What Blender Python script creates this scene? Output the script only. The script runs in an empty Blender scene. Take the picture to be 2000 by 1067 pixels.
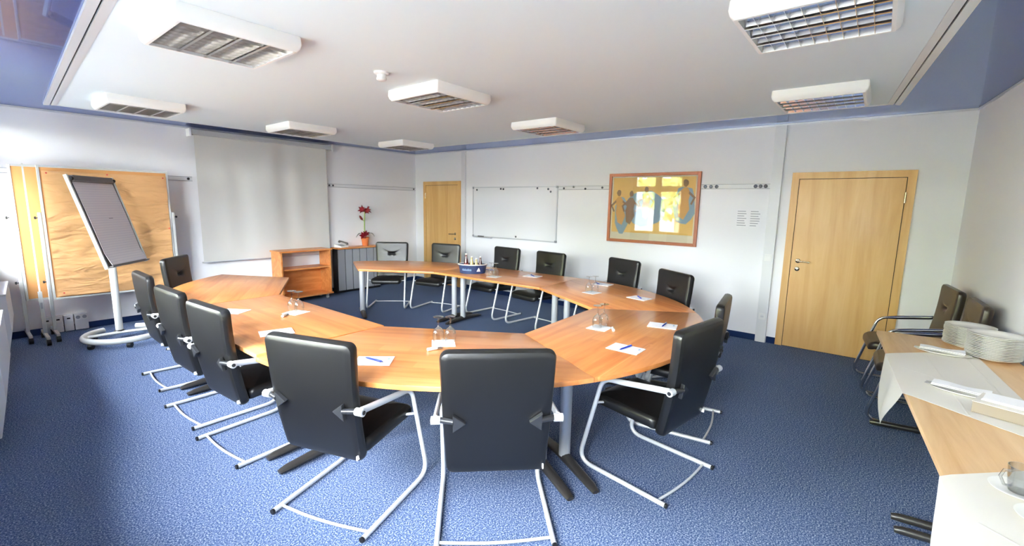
import bpy, bmesh, math, random
from mathutils import Vector, Matrix
PI = math.pi
rad = math.radians
SC = bpy.context.scene
C = SC.collection
random.seed(7)

# ---------------------------------------------------------------- camera, world, exposure
CAMP = Vector((-6.2896, -7.6751, 1.65))
def cam_axes(pitch=8.615, roll=1.0595, head=38.72):
    th, p, r = rad(head), rad(pitch), rad(roll)
    fw = Vector((math.cos(th)*math.cos(p), math.sin(th)*math.cos(p), -math.sin(p)))
    rt = Vector((math.sin(th), -math.cos(th), 0)); up = rt.cross(fw)
    return rt*math.cos(r)+up*math.sin(r), up*math.cos(r)-rt*math.sin(r), fw
RT, UP, FW = cam_axes()
cam = bpy.data.cameras.new('camera'); co = bpy.data.objects.new('camera', cam); C.objects.link(co)
cam.sensor_width = 36; cam.sensor_fit = 'HORIZONTAL'; cam.lens = 888.18/2000*36; cam.clip_start = .02
mw = Matrix.Identity(4)
for i in range(3):
    mw[i][0] = RT[i]; mw[i][1] = UP[i]; mw[i][2] = -FW[i]; mw[i][3] = CAMP[i]
co.matrix_world = mw
SC.camera = co
SC.view_settings.view_transform = 'Standard'; SC.view_settings.look = 'None'
SC.view_settings.gamma = 1; SC.view_settings.use_curve_mapping = False
SC.view_settings.exposure = 0.54
W = bpy.data.worlds.new('world'); SC.world = W; W.use_nodes = True
bg = W.node_tree.nodes['Background']
bg.inputs[0].default_value = (0.91, 0.955, 1.0, 1); bg.inputs[1].default_value = 79.0
sl = bpy.data.lights.new('sun', 'SUN'); sl.energy = 430; sl.angle = rad(.6); sl.color = (1, .985, .985)   # stands behind the building: lights the yard, not the room
so = bpy.data.objects.new('sun', sl); C.objects.link(so); so.rotation_euler = Vector((-.72, .25, -.65)).to_track_quat('-Z', 'Y').to_euler()
SC.cycles.use_denoising = True
SC.cycles.max_bounces = 10; SC.cycles.diffuse_bounces = 6; SC.cycles.transparent_max_bounces = 16
SC.cycles.sample_clamp_indirect = 6.0
SC.cycles.caustics_reflective = False; SC.cycles.caustics_refractive = False

# ---------------------------------------------------------------- materials
def lin(c):
    return tuple(((v/255)/12.92 if v/255 <= .04045 else ((v/255+.055)/1.055)**2.4) for v in c)
MATS = {}
def mat(name, col, rough=.5, metal=0, spec=.5, coat=0, coatr=.05, bump=None, trans=0, alpha=1, sheen=0):
    m = bpy.data.materials.new(name); m.use_nodes = True
    b = m.node_tree.nodes['Principled BSDF']
    b.inputs['Base Color'].default_value = (*lin(col), 1); b.inputs['Roughness'].default_value = rough
    b.inputs['Metallic'].default_value = metal; b.inputs['Specular IOR Level'].default_value = spec
    b.inputs['Coat Weight'].default_value = coat; b.inputs['Coat Roughness'].default_value = coatr
    b.inputs['Transmission Weight'].default_value = trans; b.inputs['Sheen Weight'].default_value = sheen
    if bump:
        nt = m.node_tree; tc = nt.nodes.new('ShaderNodeTexCoord'); n = nt.nodes.new('ShaderNodeTexNoise'); bp = nt.nodes.new('ShaderNodeBump')
        n.inputs['Scale'].default_value = bump[0]; n.inputs['Detail'].default_value = 4; bp.inputs['Strength'].default_value = bump[1]; bp.inputs['Distance'].default_value = bump[2]
        nt.links.new(tc.outputs['Object'], n.inputs['Vector']); nt.links.new(n.outputs['Fac'], bp.inputs['Height']); nt.links.new(bp.outputs['Normal'], b.inputs['Normal'])
    MATS[name] = m; return m
def ramp(nt, fac, stops):
    r = nt.nodes.new('ShaderNodeValToRGB'); e = r.color_ramp.elements
    e[0].position, e[0].color = stops[0][0], (*lin(stops[0][1]), 1); e[1].position, e[1].color = stops[-1][0], (*lin(stops[-1][1]), 1)
    for p, c in stops[1:-1]:
        k = e.new(p); k.color = (*lin(c), 1)
    nt.links.new(fac, r.inputs[0]); return r
def wood(name, cols, scale=(14, .9, 14), rough=.32, coat=.25, coatr=.12, plank=None):
    m = mat(name, cols[0], rough, coat=coat, coatr=coatr); nt = m.node_tree; b = nt.nodes['Principled BSDF']
    tc = nt.nodes.new('ShaderNodeTexCoord'); mp = nt.nodes.new('ShaderNodeMapping'); mp.inputs['Scale'].default_value = scale
    nt.links.new(tc.outputs['Object'], mp.inputs[0])
    n = nt.nodes.new('ShaderNodeTexNoise'); n.inputs['Scale'].default_value = 1.0; n.inputs['Detail'].default_value = 6; n.inputs['Roughness'].default_value = .6; n.inputs['Distortion'].default_value = .6
    nt.links.new(mp.outputs[0], n.inputs['Vector'])
    src = n.outputs['Fac']
    if plank:
        sx = nt.nodes.new('ShaderNodeMapping'); sx.inputs['Scale'].default_value = (1/plank[0], 1/plank[1], 1)
        nt.links.new(tc.outputs['Object'], sx.inputs[0])
        v = nt.nodes.new('ShaderNodeTexVoronoi'); v.inputs['Scale'].default_value = 1; v.inputs['Randomness'].default_value = .55; v.distance = 'CHEBYCHEV'
        nt.links.new(sx.outputs[0], v.inputs['Vector'])
        sp = nt.nodes.new('ShaderNodeSeparateColor'); nt.links.new(v.outputs['Color'], sp.inputs[0])
        mx = nt.nodes.new('ShaderNodeMix'); mx.inputs[0].default_value = plank[2]; nt.links.new(n.outputs['Fac'], mx.inputs[2]); nt.links.new(sp.outputs[0], mx.inputs[3]); src = mx.outputs[0]
    r = ramp(nt, src, [(.3, cols[1]), (.5, cols[0]), (.7, cols[2])])
    nt.links.new(r.outputs[0], b.inputs['Base Color']); return m

mat('wall', (243, 243, 244), .9, spec=.1, bump=(90, .08, .004))
mat('white_ceiling', (227, 236, 239), .8, spec=.15)
mat('white', (236, 236, 234), .45)
mat('duct', (226, 227, 228), .4)
mat('black_plastic', (18, 18, 20), .4)
mat('dark_gap', (12, 12, 14), .8)
mat('baseboard', (30, 47, 84), .95, spec=.05)
mat('trim_silver', (222, 223, 224), .3, metal=.2)
mat('frame_paint', (208, 211, 214), .32, metal=.25)
mat('aluminium', (206, 209, 212), .3, metal=.45)
mat('steel', (170, 172, 176), .3, metal=1)
mat('chrome', (215, 217, 220), .12, metal=1)
mat('brass_steel', (190, 178, 150), .25, metal=1)
mat('leather', (13, 13, 14), .36, spec=.5, bump=(260, .12, .002))
mat('brown_leather', (40, 30, 22), .38, spec=.5, bump=(200, .15, .003))
mat('pivot_black', (38, 39, 42), .3)
mat('foot_black', (40, 38, 37), .35)
mat('screen_fabric', (206, 205, 199), .85, spec=.1)
mat('cork', (190, 136, 82), .9, bump=(300, .2, .002))
mat('chart_grey', (96, 92, 92), .45)
mat('flip_paint', (200, 202, 198), .45)
mat('grey_panel', (150, 153, 158), .55)
mat('terracotta', (205, 112, 58), .75)
mat('leaf', (38, 66, 40), .5)
mat('stem', (140, 165, 95), .5)
mat('petal', (120, 14, 24), .55)
mat('paper', (244, 244, 246), .8, spec=.1)
mat('pen_blue', (22, 46, 150), .25)
mat('cloth', (212, 207, 199), .9, spec=.1, sheen=.1, bump=(400, .1, .001))
mat('porcelain', (244, 243, 238), .12, coat=.5)
mat('tub_blue', (30, 50, 92), .4)
mat('print_pale', (150, 185, 220), .5)
mat('bottle_dark', (70, 20, 26), .08, coat=.6)
mat('bottle_pink', (206, 130, 128), .4)
mat('bottle_gold', (190, 170, 110), .1, coat=.6)
mat('cap_white', (235, 232, 226), .4)
mat('fabric_beige', (138, 126, 110), .9)
mat('magnet', (70, 72, 78), .3, metal=.5)
mat('radiator', (236, 237, 236), .4)
mat('picture_frame', (142, 70, 26), .45)
mat('mat_cream', (238, 226, 196), .8)
mat('art_yellow', (238, 194, 108), .8)
mat('art_blue', (150, 176, 190), .8)
mat('art_brown', (142, 108, 72), .8)
mat('art_ochre', (212, 160, 88), .8)
mat('print_grey', (176, 178, 184), .8)
mat('board_white', (230, 231, 232), .35)
mat('case_grey', (176, 177, 174), .5)
mat('rail_lip', (150, 152, 156), .4)
mat('lamp_white', (240, 240, 238), .4)
mat('lamp_mirror', (228, 224, 220), .2, metal=1)
mat('tube_white', (235, 235, 235), .3)
mat('pin_red', (170, 40, 30), .4)
mat('upvc', (240, 241, 240), .3)
mat('bounce_paving', (222, 224, 226), .95)  # near-white yard ground, colour raised to bounce daylight onto the ceiling
mat('tree_leaf', (156, 162, 92), .8)
mat('bark', (84, 68, 52), .9)
mat('facade', (222, 219, 212), .9)
mat('dark_pane', (60, 68, 76), .1)
mat('roof_slate', (120, 122, 126), .8)
mat('tag_white', (232, 232, 228), .6)
wood('table_wood', [(208, 134, 74), (188, 110, 54), (222, 154, 94)], (16, 1.1, 16), .3, .3, .1, plank=(.13, 1.1, .22))
wood('trolley_wood', [(206, 132, 70), (184, 108, 52), (220, 152, 92)], (2, 12, 12), .4, .1)
wood('door_wood', [(206, 162, 98), (196, 150, 84), (214, 174, 114)], (9, 9, .8), .42, .1)
wood('beech', [(206, 168, 124), (192, 150, 104), (218, 184, 142)], (1.0, 12, 12), .4, .12)

# carpet
m = mat('carpet', (60, 90, 150), 1.0, spec=0.0); nt = m.node_tree; b = nt.nodes['Principled BSDF']
tc = nt.nodes.new('ShaderNodeTexCoord'); n1 = nt.nodes.new('ShaderNodeTexNoise'); n1.inputs['Scale'].default_value = 125; n1.inputs['Detail'].default_value = 3; n1.inputs['Roughness'].default_value = .75
nt.links.new(tc.outputs['Object'], n1.inputs['Vector'])
r = ramp(nt, n1.outputs['Fac'], [(.34, (36, 54, 90)), (.5, (68, 87, 122)), (.66, (170, 177, 192))])
n2 = nt.nodes.new('ShaderNodeTexNoise'); n2.inputs['Scale'].default_value = 1.3; n2.inputs['Detail'].default_value = 2
nt.links.new(tc.outputs['Object'], n2.inputs['Vector'])
hs = nt.nodes.new('ShaderNodeHueSaturation'); mr = nt.nodes.new('ShaderNodeMapRange'); mr.inputs['To Min'].default_value = .9; mr.inputs['To Max'].default_value = 1.1
nt.links.new(n2.outputs['Fac'], mr.inputs[0]); nt.links.new(mr.outputs[0], hs.inputs['Value']); nt.links.new(r.outputs[0], hs.inputs['Color']); nt.links.new(hs.outputs[0], b.inputs['Base Color'])
bp = nt.nodes.new('ShaderNodeBump'); bp.inputs['Strength'].default_value = .5; bp.inputs['Distance'].default_value = .004
nt.links.new(n1.outputs['Fac'], bp.inputs['Height']); nt.links.new(bp.outputs['Normal'], b.inputs['Normal'])

# lacquered blue stretch ceiling: blue body with a clear mirror finish
m = mat('blue_lacquer', (40, 58, 112), .25); nt = m.node_tree; b = nt.nodes['Principled BSDF']
gl = nt.nodes.new('ShaderNodeBsdfGlossy'); gl.inputs['Color'].default_value = (.33, .40, .62, 1); gl.inputs['Roughness'].default_value = .03
lw = nt.nodes.new('ShaderNodeLayerWeight'); lw.inputs['Blend'].default_value = .42
mx = nt.nodes.new('ShaderNodeMixShader'); nt.links.new(lw.outputs['Fresnel'], mx.inputs[0]); nt.links.new(b.outputs[0], mx.inputs[1]); nt.links.new(gl.outputs[0], mx.inputs[2])
nt.links.new(mx.outputs[0], nt.nodes['Material Output'].inputs[0])

def thin_glass(name, blend=.12, tint=(1, 1, 1), facing=False):
    m = bpy.data.materials.new(name); m.use_nodes = True; nt = m.node_tree; nt.nodes.remove(nt.nodes['Principled BSDF'])
    tr = nt.nodes.new('ShaderNodeBsdfTransparent'); tr.inputs[0].default_value = (*tint, 1)
    gl = nt.nodes.new('ShaderNodeBsdfGlossy'); gl.inputs['Roughness'].default_value = .02
    lw = nt.nodes.new('ShaderNodeLayerWeight'); lw.inputs['Blend'].default_value = blend
    mx = nt.nodes.new('ShaderNodeMixShader'); nt.links.new(lw.outputs['Facing' if facing else 'Fresnel'], mx.inputs[0]); nt.links.new(tr.outputs[0], mx.inputs[1]); nt.links.new(gl.outputs[0], mx.inputs[2])
    nt.links.new(mx.outputs[0], nt.nodes['Material Output'].inputs[0]); MATS[name] = m
thin_glass('window_glass', .1, (.97, .98, .98))
thin_glass('picture_glass', .36)
thin_glass('glassware', .5, (.95, .96, .96), True)

# kraft paper with wrinkles
m = mat('kraft', (190, 146, 100), .7, spec=.3); nt = m.node_tree; b = nt.nodes['Principled BSDF']
tc = nt.nodes.new('ShaderNodeTexCoord'); mp = nt.nodes.new('ShaderNodeMapping'); mp.inputs['Scale'].default_value = (1.2, 1, 3.2); mp.inputs['Rotation'].default_value = (0, .25, 0)
nt.links.new(tc.outputs['Object'], mp.inputs[0])
nz = nt.nodes.new('ShaderNodeTexNoise'); nz.inputs['Scale'].default_value = 3; nz.inputs['Detail'].default_value = 2.5; nz.inputs['Distortion'].default_value = .5
nt.links.new(mp.outputs[0], nz.inputs['Vector'])
bp = nt.nodes.new('ShaderNodeBump'); bp.inputs['Strength'].default_value = .9; bp.inputs['Distance'].default_value = .05
nt.links.new(nz.outputs['Fac'], bp.inputs['Height']); nt.links.new(bp.outputs['Normal'], b.inputs['Normal'])
# ruled flip chart paper
m = mat('flip_paper', (176, 172, 176), .8, spec=.1); nt = m.node_tree; b = nt.nodes['Principled BSDF']
tc = nt.nodes.new('ShaderNodeTexCoord'); wv = nt.nodes.new('ShaderNodeTexWave'); wv.bands_direction = 'Z'; wv.inputs['Scale'].default_value = 12
nt.links.new(tc.outputs['Object'], wv.inputs['Vector'])
r = ramp(nt, wv.outputs['Fac'], [(.0, (196, 190, 198)), (.12, (214, 208, 210))]); nt.links.new(r.outputs[0], b.inputs['Base Color'])

# ---------------------------------------------------------------- mesh building
class MB:
    def __init__(s): s.v = []; s.f = []
    def add(s, vs, fs):
        k = len(s.v); s.v += [tuple(p) for p in vs]; s.f += [tuple(i+k for i in f) for f in fs]; return s
    def box(s, c, d, rz=0, mtx=None):
        x, y, z = d[0]/2, d[1]/2, d[2]/2; vs = []
        for sx, sy, sz in ((-1,-1,-1),(1,-1,-1),(1,1,-1),(-1,1,-1),(-1,-1,1),(1,-1,1),(1,1,1),(-1,1,1)):
            p = Vector((sx*x, sy*y, sz*z))
            if mtx: p = mtx @ p
            elif rz: p = Vector((p.x*math.cos(rz)-p.y*math.sin(rz), p.x*math.sin(rz)+p.y*math.cos(rz), p.z))
            vs.append(p+Vector(c))
        return s.add(vs, [(0,3,2,1),(4,5,6,7),(0,1,5,4),(1,2,6,5),(2,3,7,6),(3,0,4,7)])
    def span(s, a, b):
        return s.box([(a[i]+b[i])/2 for i in range(3)], [abs(b[i]-a[i]) for i in range(3)])
    def loft(s, rings, cap=True, closed=True):
        n = len(rings[0]); vs = [p for r in rings for p in r]; fs = []
        for i in range(len(rings)-1):
            for j in range(n if closed else n-1):
                k = (j+1) % n; fs.append((i*n+j, i*n+k, (i+1)*n+k, (i+1)*n+j))
        if cap:
            fs.append(tuple(reversed(range(n)))); fs.append(tuple((len(rings)-1)*n+j for j in range(n)))
        return s.add(vs, fs)
    def prism(s, poly, z0, z1):
        return s.loft([[(x, y, z0) for x, y in poly], [(x, y, z1) for x, y in poly]])
    def tube(s, path, r, n=10, cap=True, rr=None, closed=False):
        P = [Vector(p) for p in path]; rings = []; m = len(P); prev = None
        for i, p in enumerate(P):
            if closed: t = (P[(i+1) % m]-P[i-1]).normalized()
            else: t = (P[min(i+1, m-1)]-P[max(i-1, 0)]).normalized()
            if prev is None:
                a = Vector((0, 0, 1)) if abs(t.z) < .9 else Vector((1, 0, 0)); u = t.cross(a).normalized()
            else: u = (prev-t*prev.dot(t)).normalized()
            prev = u; w = t.cross(u); q = rr[i] if rr else r
            ra, rb = q if isinstance(q, tuple) else (q, q)
            rings.append([p+u*math.cos(2*PI*k/n)*ra+w*math.sin(2*PI*k/n)*rb for k in range(n)])
        if closed: rings.append(rings[0]); cap = False
        return s.loft(rings, cap)
    def lathe(s, prof, n=20, c=(0, 0, 0), cap=True):
        return s.loft([[(c[0]+r*math.cos(2*PI*k/n), c[1]+r*math.sin(2*PI*k/n), c[2]+z) for k in range(n)] for r, z in prof], cap)
    def grid(s, fn, nu, nv):
        vs = [fn(i/nu, j/nv) for j in range(nv+1) for i in range(nu+1)]
        return s.add(vs, [(j*(nu+1)+i, j*(nu+1)+i+1, (j+1)*(nu+1)+i+1, (j+1)*(nu+1)+i) for j in range(nv) for i in range(nu)])
    def sheet(s, fn, nu, nv, off):
        # a thick sheet: fn(u,v) front, shifted by off for the back
        o = Vector(off); s.grid(fn, nu, nv); k = len(s.v)
        s.grid(lambda u, v: Vector(fn(u, v))+o, nu, nv)
        n = (nu+1)*(nv+1); base = k-n
        edge = [i for i in range(nu)]+[nu+j*(nu+1) for j in range(nv)]+[nv*(nu+1)+i for i in range(nu, 0, -1)]+[j*(nu+1) for j in range(nv, 0, -1)]
        for a, bb in zip(edge, edge[1:]+edge[:1]): s.f.append((base+a, base+bb, k+bb, k+a))
        return s
    def mesh(s, name, m, smooth=True, bevel=0):
        me = bpy.data.meshes.new(name); me.from_pydata(s.v, [], s.f)
        bm = bmesh.new(); bm.from_mesh(me)
        bmesh.ops.recalc_face_normals(bm, faces=bm.faces)
        if bevel: bmesh.ops.bevel(bm, geom=[e for e in bm.edges if len(e.link_faces) == 2 and e.calc_face_angle(0) > .6], offset=bevel, segments=2, affect='EDGES', profile=.6, clamp_overlap=True)
        bm.to_mesh(me); bm.free(); me.materials.append(MATS[m])
        if smooth:
            for p in me.polygons: p.use_smooth = True
            me.set_sharp_from_angle(angle=rad(38))
        return me
    def build(s, name, m, parent=None, smooth=True, bevel=0):
        o = bpy.data.objects.new(name, s.mesh(name, m, smooth, bevel)); C.objects.link(o)
        if parent: o.parent = parent
        return o
def tag(o, label=None, cat=None, group=None, kind=None):
    if label: o['label'] = label
    if cat: o['category'] = cat
    if group: o['group'] = group
    if kind: o['kind'] = kind
    return o
def thing(name, label, cat, loc=(0, 0, 0), rz=0, group=None):
    o = bpy.data.objects.new(name, None); C.objects.link(o); o.location = loc; o.rotation_euler = (0, 0, rz); o.empty_display_size = .1
    return tag(o, label, cat, group)
def dup(root, loc, rz, label=None, group=None):
    r_ = root.copy(); C.objects.link(r_); r_.location = loc; r_.rotation_euler = (0, 0, rz)
    if label: r_['label'] = label
    if group: r_['group'] = group
    for ch in list(root.children):
        c = ch.copy(); C.objects.link(c); c.parent = r_
        for g in list(ch.children):
            d = g.copy(); C.objects.link(d); d.parent = c
    return r_
def at(o, loc, rz=0):
    o.location = loc; o.rotation_euler = (0, 0, rz); return o
def arc(cx, cy, r, a0, a1, n):
    return [(cx+r*math.cos(a0+(a1-a0)*i/n), cy+r*math.sin(a0+(a1-a0)*i/n)) for i in range(n+1)]
def fillet(pts, r, n=6):
    out = [Vector(pts[0])]
    for i in range(1, len(pts)-1):
        p, a, b = Vector(pts[i]), Vector(pts[i-1]), Vector(pts[i+1]); q = r[i-1] if isinstance(r, (list, tuple)) else r
        u, w = (a-p).normalized(), (b-p).normalized(); ang = u.angle(w); d = min(q/math.tan(ang/2), (a-p).length*.49, (b-p).length*.49)
        s, e = p+u*d, p+w*d
        for k in range(n+1):
            t = k/n; out.append(s*(1-t)**2+p*2*t*(1-t)+e*t*t)
    return out+[Vector(pts[-1])]

# ---------------------------------------------------------------- room shell
ZT = 2.637; ZP = 2.617; WT = .3
def ywall(x): return -8.296+.085*x       # south wall line
def xwall(y): return -6.12+.0786*y       # window wall line
NW, NE = (xwall(0), 0), (0, 0); SE = (0, -8.296); SWX = -6.85; SW = (SWX, ywall(SWX))
def struct(name, mb, m, **k):
    return tag(mb.build(name, m, **k), kind='structure')
struct('floor', MB().prism([(-7.6, .3), (.3, .3), (.3, -9.4), (-7.6, -9.4)], -.1, 0), 'carpet', smooth=False)
struct('wall_north', MB().span((-7.0, 0, 0), (0, WT, 2.9)), 'wall', smooth=False)
struct('wall_east', MB().span((0, WT, 0), (WT, -9.2, 2.9)), 'wall', smooth=False)
struct('wall_south', MB().prism([(0, -8.296), (SWX-.4, ywall(SWX-.4)), (SWX-.4, ywall(SWX-.4)-WT), (0, -8.296-WT)], 0, 2.9), 'wall', smooth=False)
WIN = [(-.22, -1.26), (-1.95, -3.42), (-4.1, -5.57), (-6.25, -7.72)]; SILL, HEAD = .86, 2.54
mb = MB()
def wpoly(ya, yb, d0=0, d1=WT): return [(xwall(ya)-d0, ya), (xwall(yb)-d0, yb), (xwall(yb)-d1, yb), (xwall(ya)-d1, ya)]
ys = [0]+[y for w in WIN for y in w]+[SW[1]-.2]
for i in range(0, len(ys), 2): mb.prism(wpoly(ys[i], ys[i+1]), 0, 2.9)
for a, b2 in WIN: mb.prism(wpoly(a, b2), 0, SILL); mb.prism(wpoly(a, b2), HEAD, 2.9)
struct('wall_west', mb, 'wall', smooth=False)
for i, (a, b2) in enumerate(WIN):
    w = thing('window_%d' % (i+1), None, None); tag(w, kind='structure')
    d0, d1 = .17, .24
    mid = (a+b2)/2; zt0, zt1 = 2.07, 2.23
    for nm, ya, yb, za, zb in (('window_frame', a, a-.1, SILL, HEAD), ('window_frame', b2+.1, b2, SILL, HEAD), ('mullion', mid+.085, mid-.085, SILL, HEAD),
                               ('window_frame', a-.1, mid+.085, SILL, SILL+.09), ('window_frame', mid-.085, b2+.1, SILL, SILL+.09), ('window_frame', a-.1, mid+.085, HEAD-.07, HEAD), ('window_frame', mid-.085, b2+.1, HEAD-.07, HEAD),
                               ('transom', a-.1, mid+.085, zt0, zt1), ('transom', mid-.085, b2+.1, zt0, zt1)):
        MB().prism(wpoly(ya, yb, d0, d1), za, zb).build(nm, 'upvc', w, smooth=False)
    for ya, yb in ((a-.1, mid+.085), (mid-.085, b2+.1)):
        for za, zb in ((SILL+.09, zt0), (zt1, HEAD-.07)): MB().prism(wpoly(ya, yb, .2, .206), za, zb).build('pane', 'window_glass', w, smooth=False)
    MB().prism(wpoly(a+.04, b2-.04, -.08, .17), SILL-.03, SILL+.003).build('window_sill', 'upvc', w, smooth=False)
    # light portal in the opening (guides the sky light, gives off none itself)
    ld = bpy.data.lights.new('window_portal', 'AREA'); ld.shape = 'RECTANGLE'; ld.size = abs(b2-a); ld.size_y = HEAD-SILL; ld.cycles.is_portal = True
    lo = bpy.data.objects.new('window_portal', ld); C.objects.link(lo); lo.location = (xwall(mid)-.29, mid, (SILL+HEAD)/2)
    lo.rotation_euler = Vector((1, -.0786, 0)).to_track_quat('-Z', 'Y').to_euler()

# ceiling: blue lacquered edge field with the white field hung just below it
struct('ceiling', MB().prism([(-7.4, .2), (.2, .2), (.2, -9.3), (-7.4, -9.3)], ZT, ZT+.15), 'blue_lacquer', smooth=False)
CE = [(-5.49, -.52), (-.66, -.40), (-.66, -7.70), (-5.95, -8.17)]
def inset_poly(P, d):
    n = len(P); L = []
    for i in range(n):
        a, b2 = Vector(P[i]), Vector(P[(i+1) % n]); t = (b2-a).normalized(); nn = Vector((t.y, -t.x)); L.append((a+nn*d, t))
    out = []
    for i in range(n):
        p, t = L[i-1]; q, u = L[i]; den = t.x*u.y-t.y*u.x; k = ((q.x-p.x)*u.y-(q.y-p.y)*u.x)/den; out.append((p.x+t.x*k, p.y+t.y*k))
    return out
def strip(P, i, d0, d1, z0, z1, m, name):
    A, B = inset_poly(P, d0), inset_poly(P, d1); j = (i+1) % len(P)
    return struct(name, MB().prism([A[i], A[j], B[j], B[i]], z0, z1), m, smooth=False)
struct('ceiling_panel', MB().prism(inset_poly(CE, .1), ZP, ZT-.001), 'white_ceiling', smooth=False)
k = 0
for i in range(4):
    wide = i in (2, 3)
    k += 1
    if wide:
        strip(CE, i, 0, .045, ZP-.004, ZT-.001, 'trim_silver', 'trim_%d' % k); k += 1
        strip(CE, i, .055, .1, ZP-.004, ZT-.001, 'trim_silver', 'trim_%d' % k); k += 1
        strip(CE, i, .045, .055, ZP+.01, ZT-.001, 'dark_gap', 'trim_%d' % k)
    else:
        strip(CE, i, .07, .1, ZP-.002, ZT-.001, 'trim_silver', 'trim_%d' % k)
for a, b2 in (((-6.1, -.012, ZT-.022), (-.0, -.0005, ZT-.001)), ((-.012, -.012, ZT-.022), (-.0005, -8.29, ZT-.001))):
    k += 1; struct('trim_%d' % k, MB().span(a, b2), 'trim_silver', smooth=False)
k += 1; struct('trim_%d' % k, MB().prism([(-.012, ywall(-.012)+.0005), (-6.8, ywall(-6.8)+.0005), (-6.8, ywall(-6.8)+.012), (-.012, ywall(-.012)+.012)], ZT-.022, ZT-.001), 'trim_silver', smooth=False)
# baseboards (carpet strips), interrupted by the doors and ducts
D1 = (-.262, -1.341); D2 = (-6.819, -7.92); DH = 2.072
struct('baseboard_north', MB().span((-6.1, -.012, 0), (-.012, -.0005, .078)), 'baseboard', smooth=False)
mb = MB()
for ya, yb in ((-.0005, D1[0]), (D1[1], -1.37), (-1.5, -6.60), (-6.72, D2[0]), (D2[1], -8.29)): mb.span((-.012, ya, 0), (-.0005, yb, .078))
struct('baseboard_east', mb, 'baseboard', smooth=False)
struct('baseboard_south', MB().prism([(-.012, ywall(-.012)+.0005), (-6.8, ywall(-6.8)+.0005), (-6.8, ywall(-6.8)+.012), (-.012, ywall(-.012)+.012)], 0, .078), 'baseboard', smooth=False)

# doors in the east wall
def door(n, y0, y1, hinge_right):
    d = thing('door_%d' % n, None, None); tag(d, kind='structure')
    w = .072; fr = .02
    MB().span((-fr, y0, 0), (-.0005, y0-w, DH)).build('door_frame', 'door_wood', d, smooth=False)
    MB().span((-fr, y1+w, 0), (-.0005, y1, DH)).build('door_frame', 'door_wood', d, smooth=False)
    MB().span((-fr, y0-w, DH-w), (-.0005, y1+w, DH)).build('door_frame', 'door_wood', d, smooth=False)
    lf = MB().span((-.014, y0-w-.006, .006), (-.0006, y1+w+.006, DH-w-.006)).build('door_leaf', 'door_wood', d, smooth=False)
    MB().span((-.004, y0-w, 0), (-.0004, y1+w, DH-w)).build('door_gap', 'dark_gap', d, smooth=False)
    sgn = -1 if hinge_right else 1
    yh = (y0-w-.075) if hinge_right else (y1+w+.075)
    hd = MB().lathe([(.026, 0), (.026, .008), (.02, .012)], 16).build('handle_rose', 'brass_steel', d); hd.rotation_euler = (0, -PI/2, 0); hd.location = (-.014, yh, 1.05)
    MB().tube(fillet([(-.02, yh, 1.05), (-.065, yh, 1.05), (-.065, yh+sgn*.125, 1.045)], .02), .0095, 10).build('door_handle', 'brass_steel', d)
    kl = MB().lathe([(.026, 0), (.026, .008), (.02, .012)], 16).build('lock_rose', 'brass_steel', d); kl.rotation_euler = (0, -PI/2, 0); kl.location = (-.014, yh, .955)
    MB().box((-.027, yh, .955), (.008, .008, .022)).build('key_cylinder', 'steel', d)
    yg = (y1+w) if hinge_right else (y0-w)
    for z in (1.79, .25): MB().tube([(-.026, yg, z-.055), (-.026, yg, z+.055)], .009, 10).build('hinge', 'brass_steel', d)
door(1, D1[0], D1[1], False)
door(2, D2[0], D2[1], True)

# ---------------------------------------------------------------- fixtures on the walls
def duct(y0, y1, label, extra):
    t = thing('cable_duct', label, 'cable duct', (0, (y0+y1)/2, 0), 0, 'cable ducts on the wall'); h = abs(y1-y0)/2
    MB().span((-.04, h, 0), (-.001, -h, ZT-.023)).build('channel', 'duct', t, smooth=False, bevel=.004)
    for kind, z in extra:
        p = MB().span((-.047, .04, z-.04), (-.041, -.04, z+.04)).build('plate', 'white', t, smooth=False, bevel=.002)
        if kind == 'switch': MB().span((-.052, .028, z-.028), (-.0475, -.028, z+.028)).build('rocker', 'white', p, smooth=False, bevel=.002)
        else:
            MB().tube([(-.0472, 0, z), (-.0495, 0, z)], .021, 16).build('socket_insert', 'duct', p)
            for dy in (-.008, .008): MB().tube([(-.0497, dy, z), (-.0505, dy, z)], .0028, 8).build('contact_hole', 'dark_gap', p)
duct(-6.60, -6.715, 'white vertical cable duct with switch and socket beside the large door', (('switch', 1.06), ('socket', .33)))
duct(-1.385, -1.485, 'narrow white vertical cable duct between far door and whiteboard', (('socket', .33),))
def rail(name, a, b, label):
    t = thing(name, label, 'wall rail', (0, 0, 0), 0, 'pinning rails on the walls')
    MB().span(a, b).build('strip', 'duct', t, smooth=False)
    for z in (a[2], b[2]):
        p, q = list(a), list(b); p[2], q[2] = z-.003, z+.003
        if abs(a[0]-b[0]) < .1: p[0] = -.017
        else: p[1] = -.017
        MB().span(p, q).build('lip', 'rail_lip', t, smooth=False)
Z1, Z2 = 1.893, 1.947
rail('wall_rail', (-6.0, -.014, Z1), (-4.02, -.0005, Z2), 'pale wall rail behind the pinboards, left of the projection screen')
rail('wall_rail', (-1.99, -.014, Z1), (-.02, -.0005, Z2), 'pale wall rail above the potted flower, right of the projection screen')
rail('wall_rail', (-.014, -3.58, Z1), (-.0005, -4.47, Z2), 'pale wall rail between the whiteboard and the framed picture')
rail('wall_rail', (-.014, -5.80, Z1), (-.0005, -6.598, Z2), 'pale wall rail between framed picture and the cable duct')
mg = MB().lathe([(.0, 0), (.015, 0), (.017, .003), (.017, .008), (.014, .01), (0, .01)], 14, cap=False).mesh('magnet', 'magnet')
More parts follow.
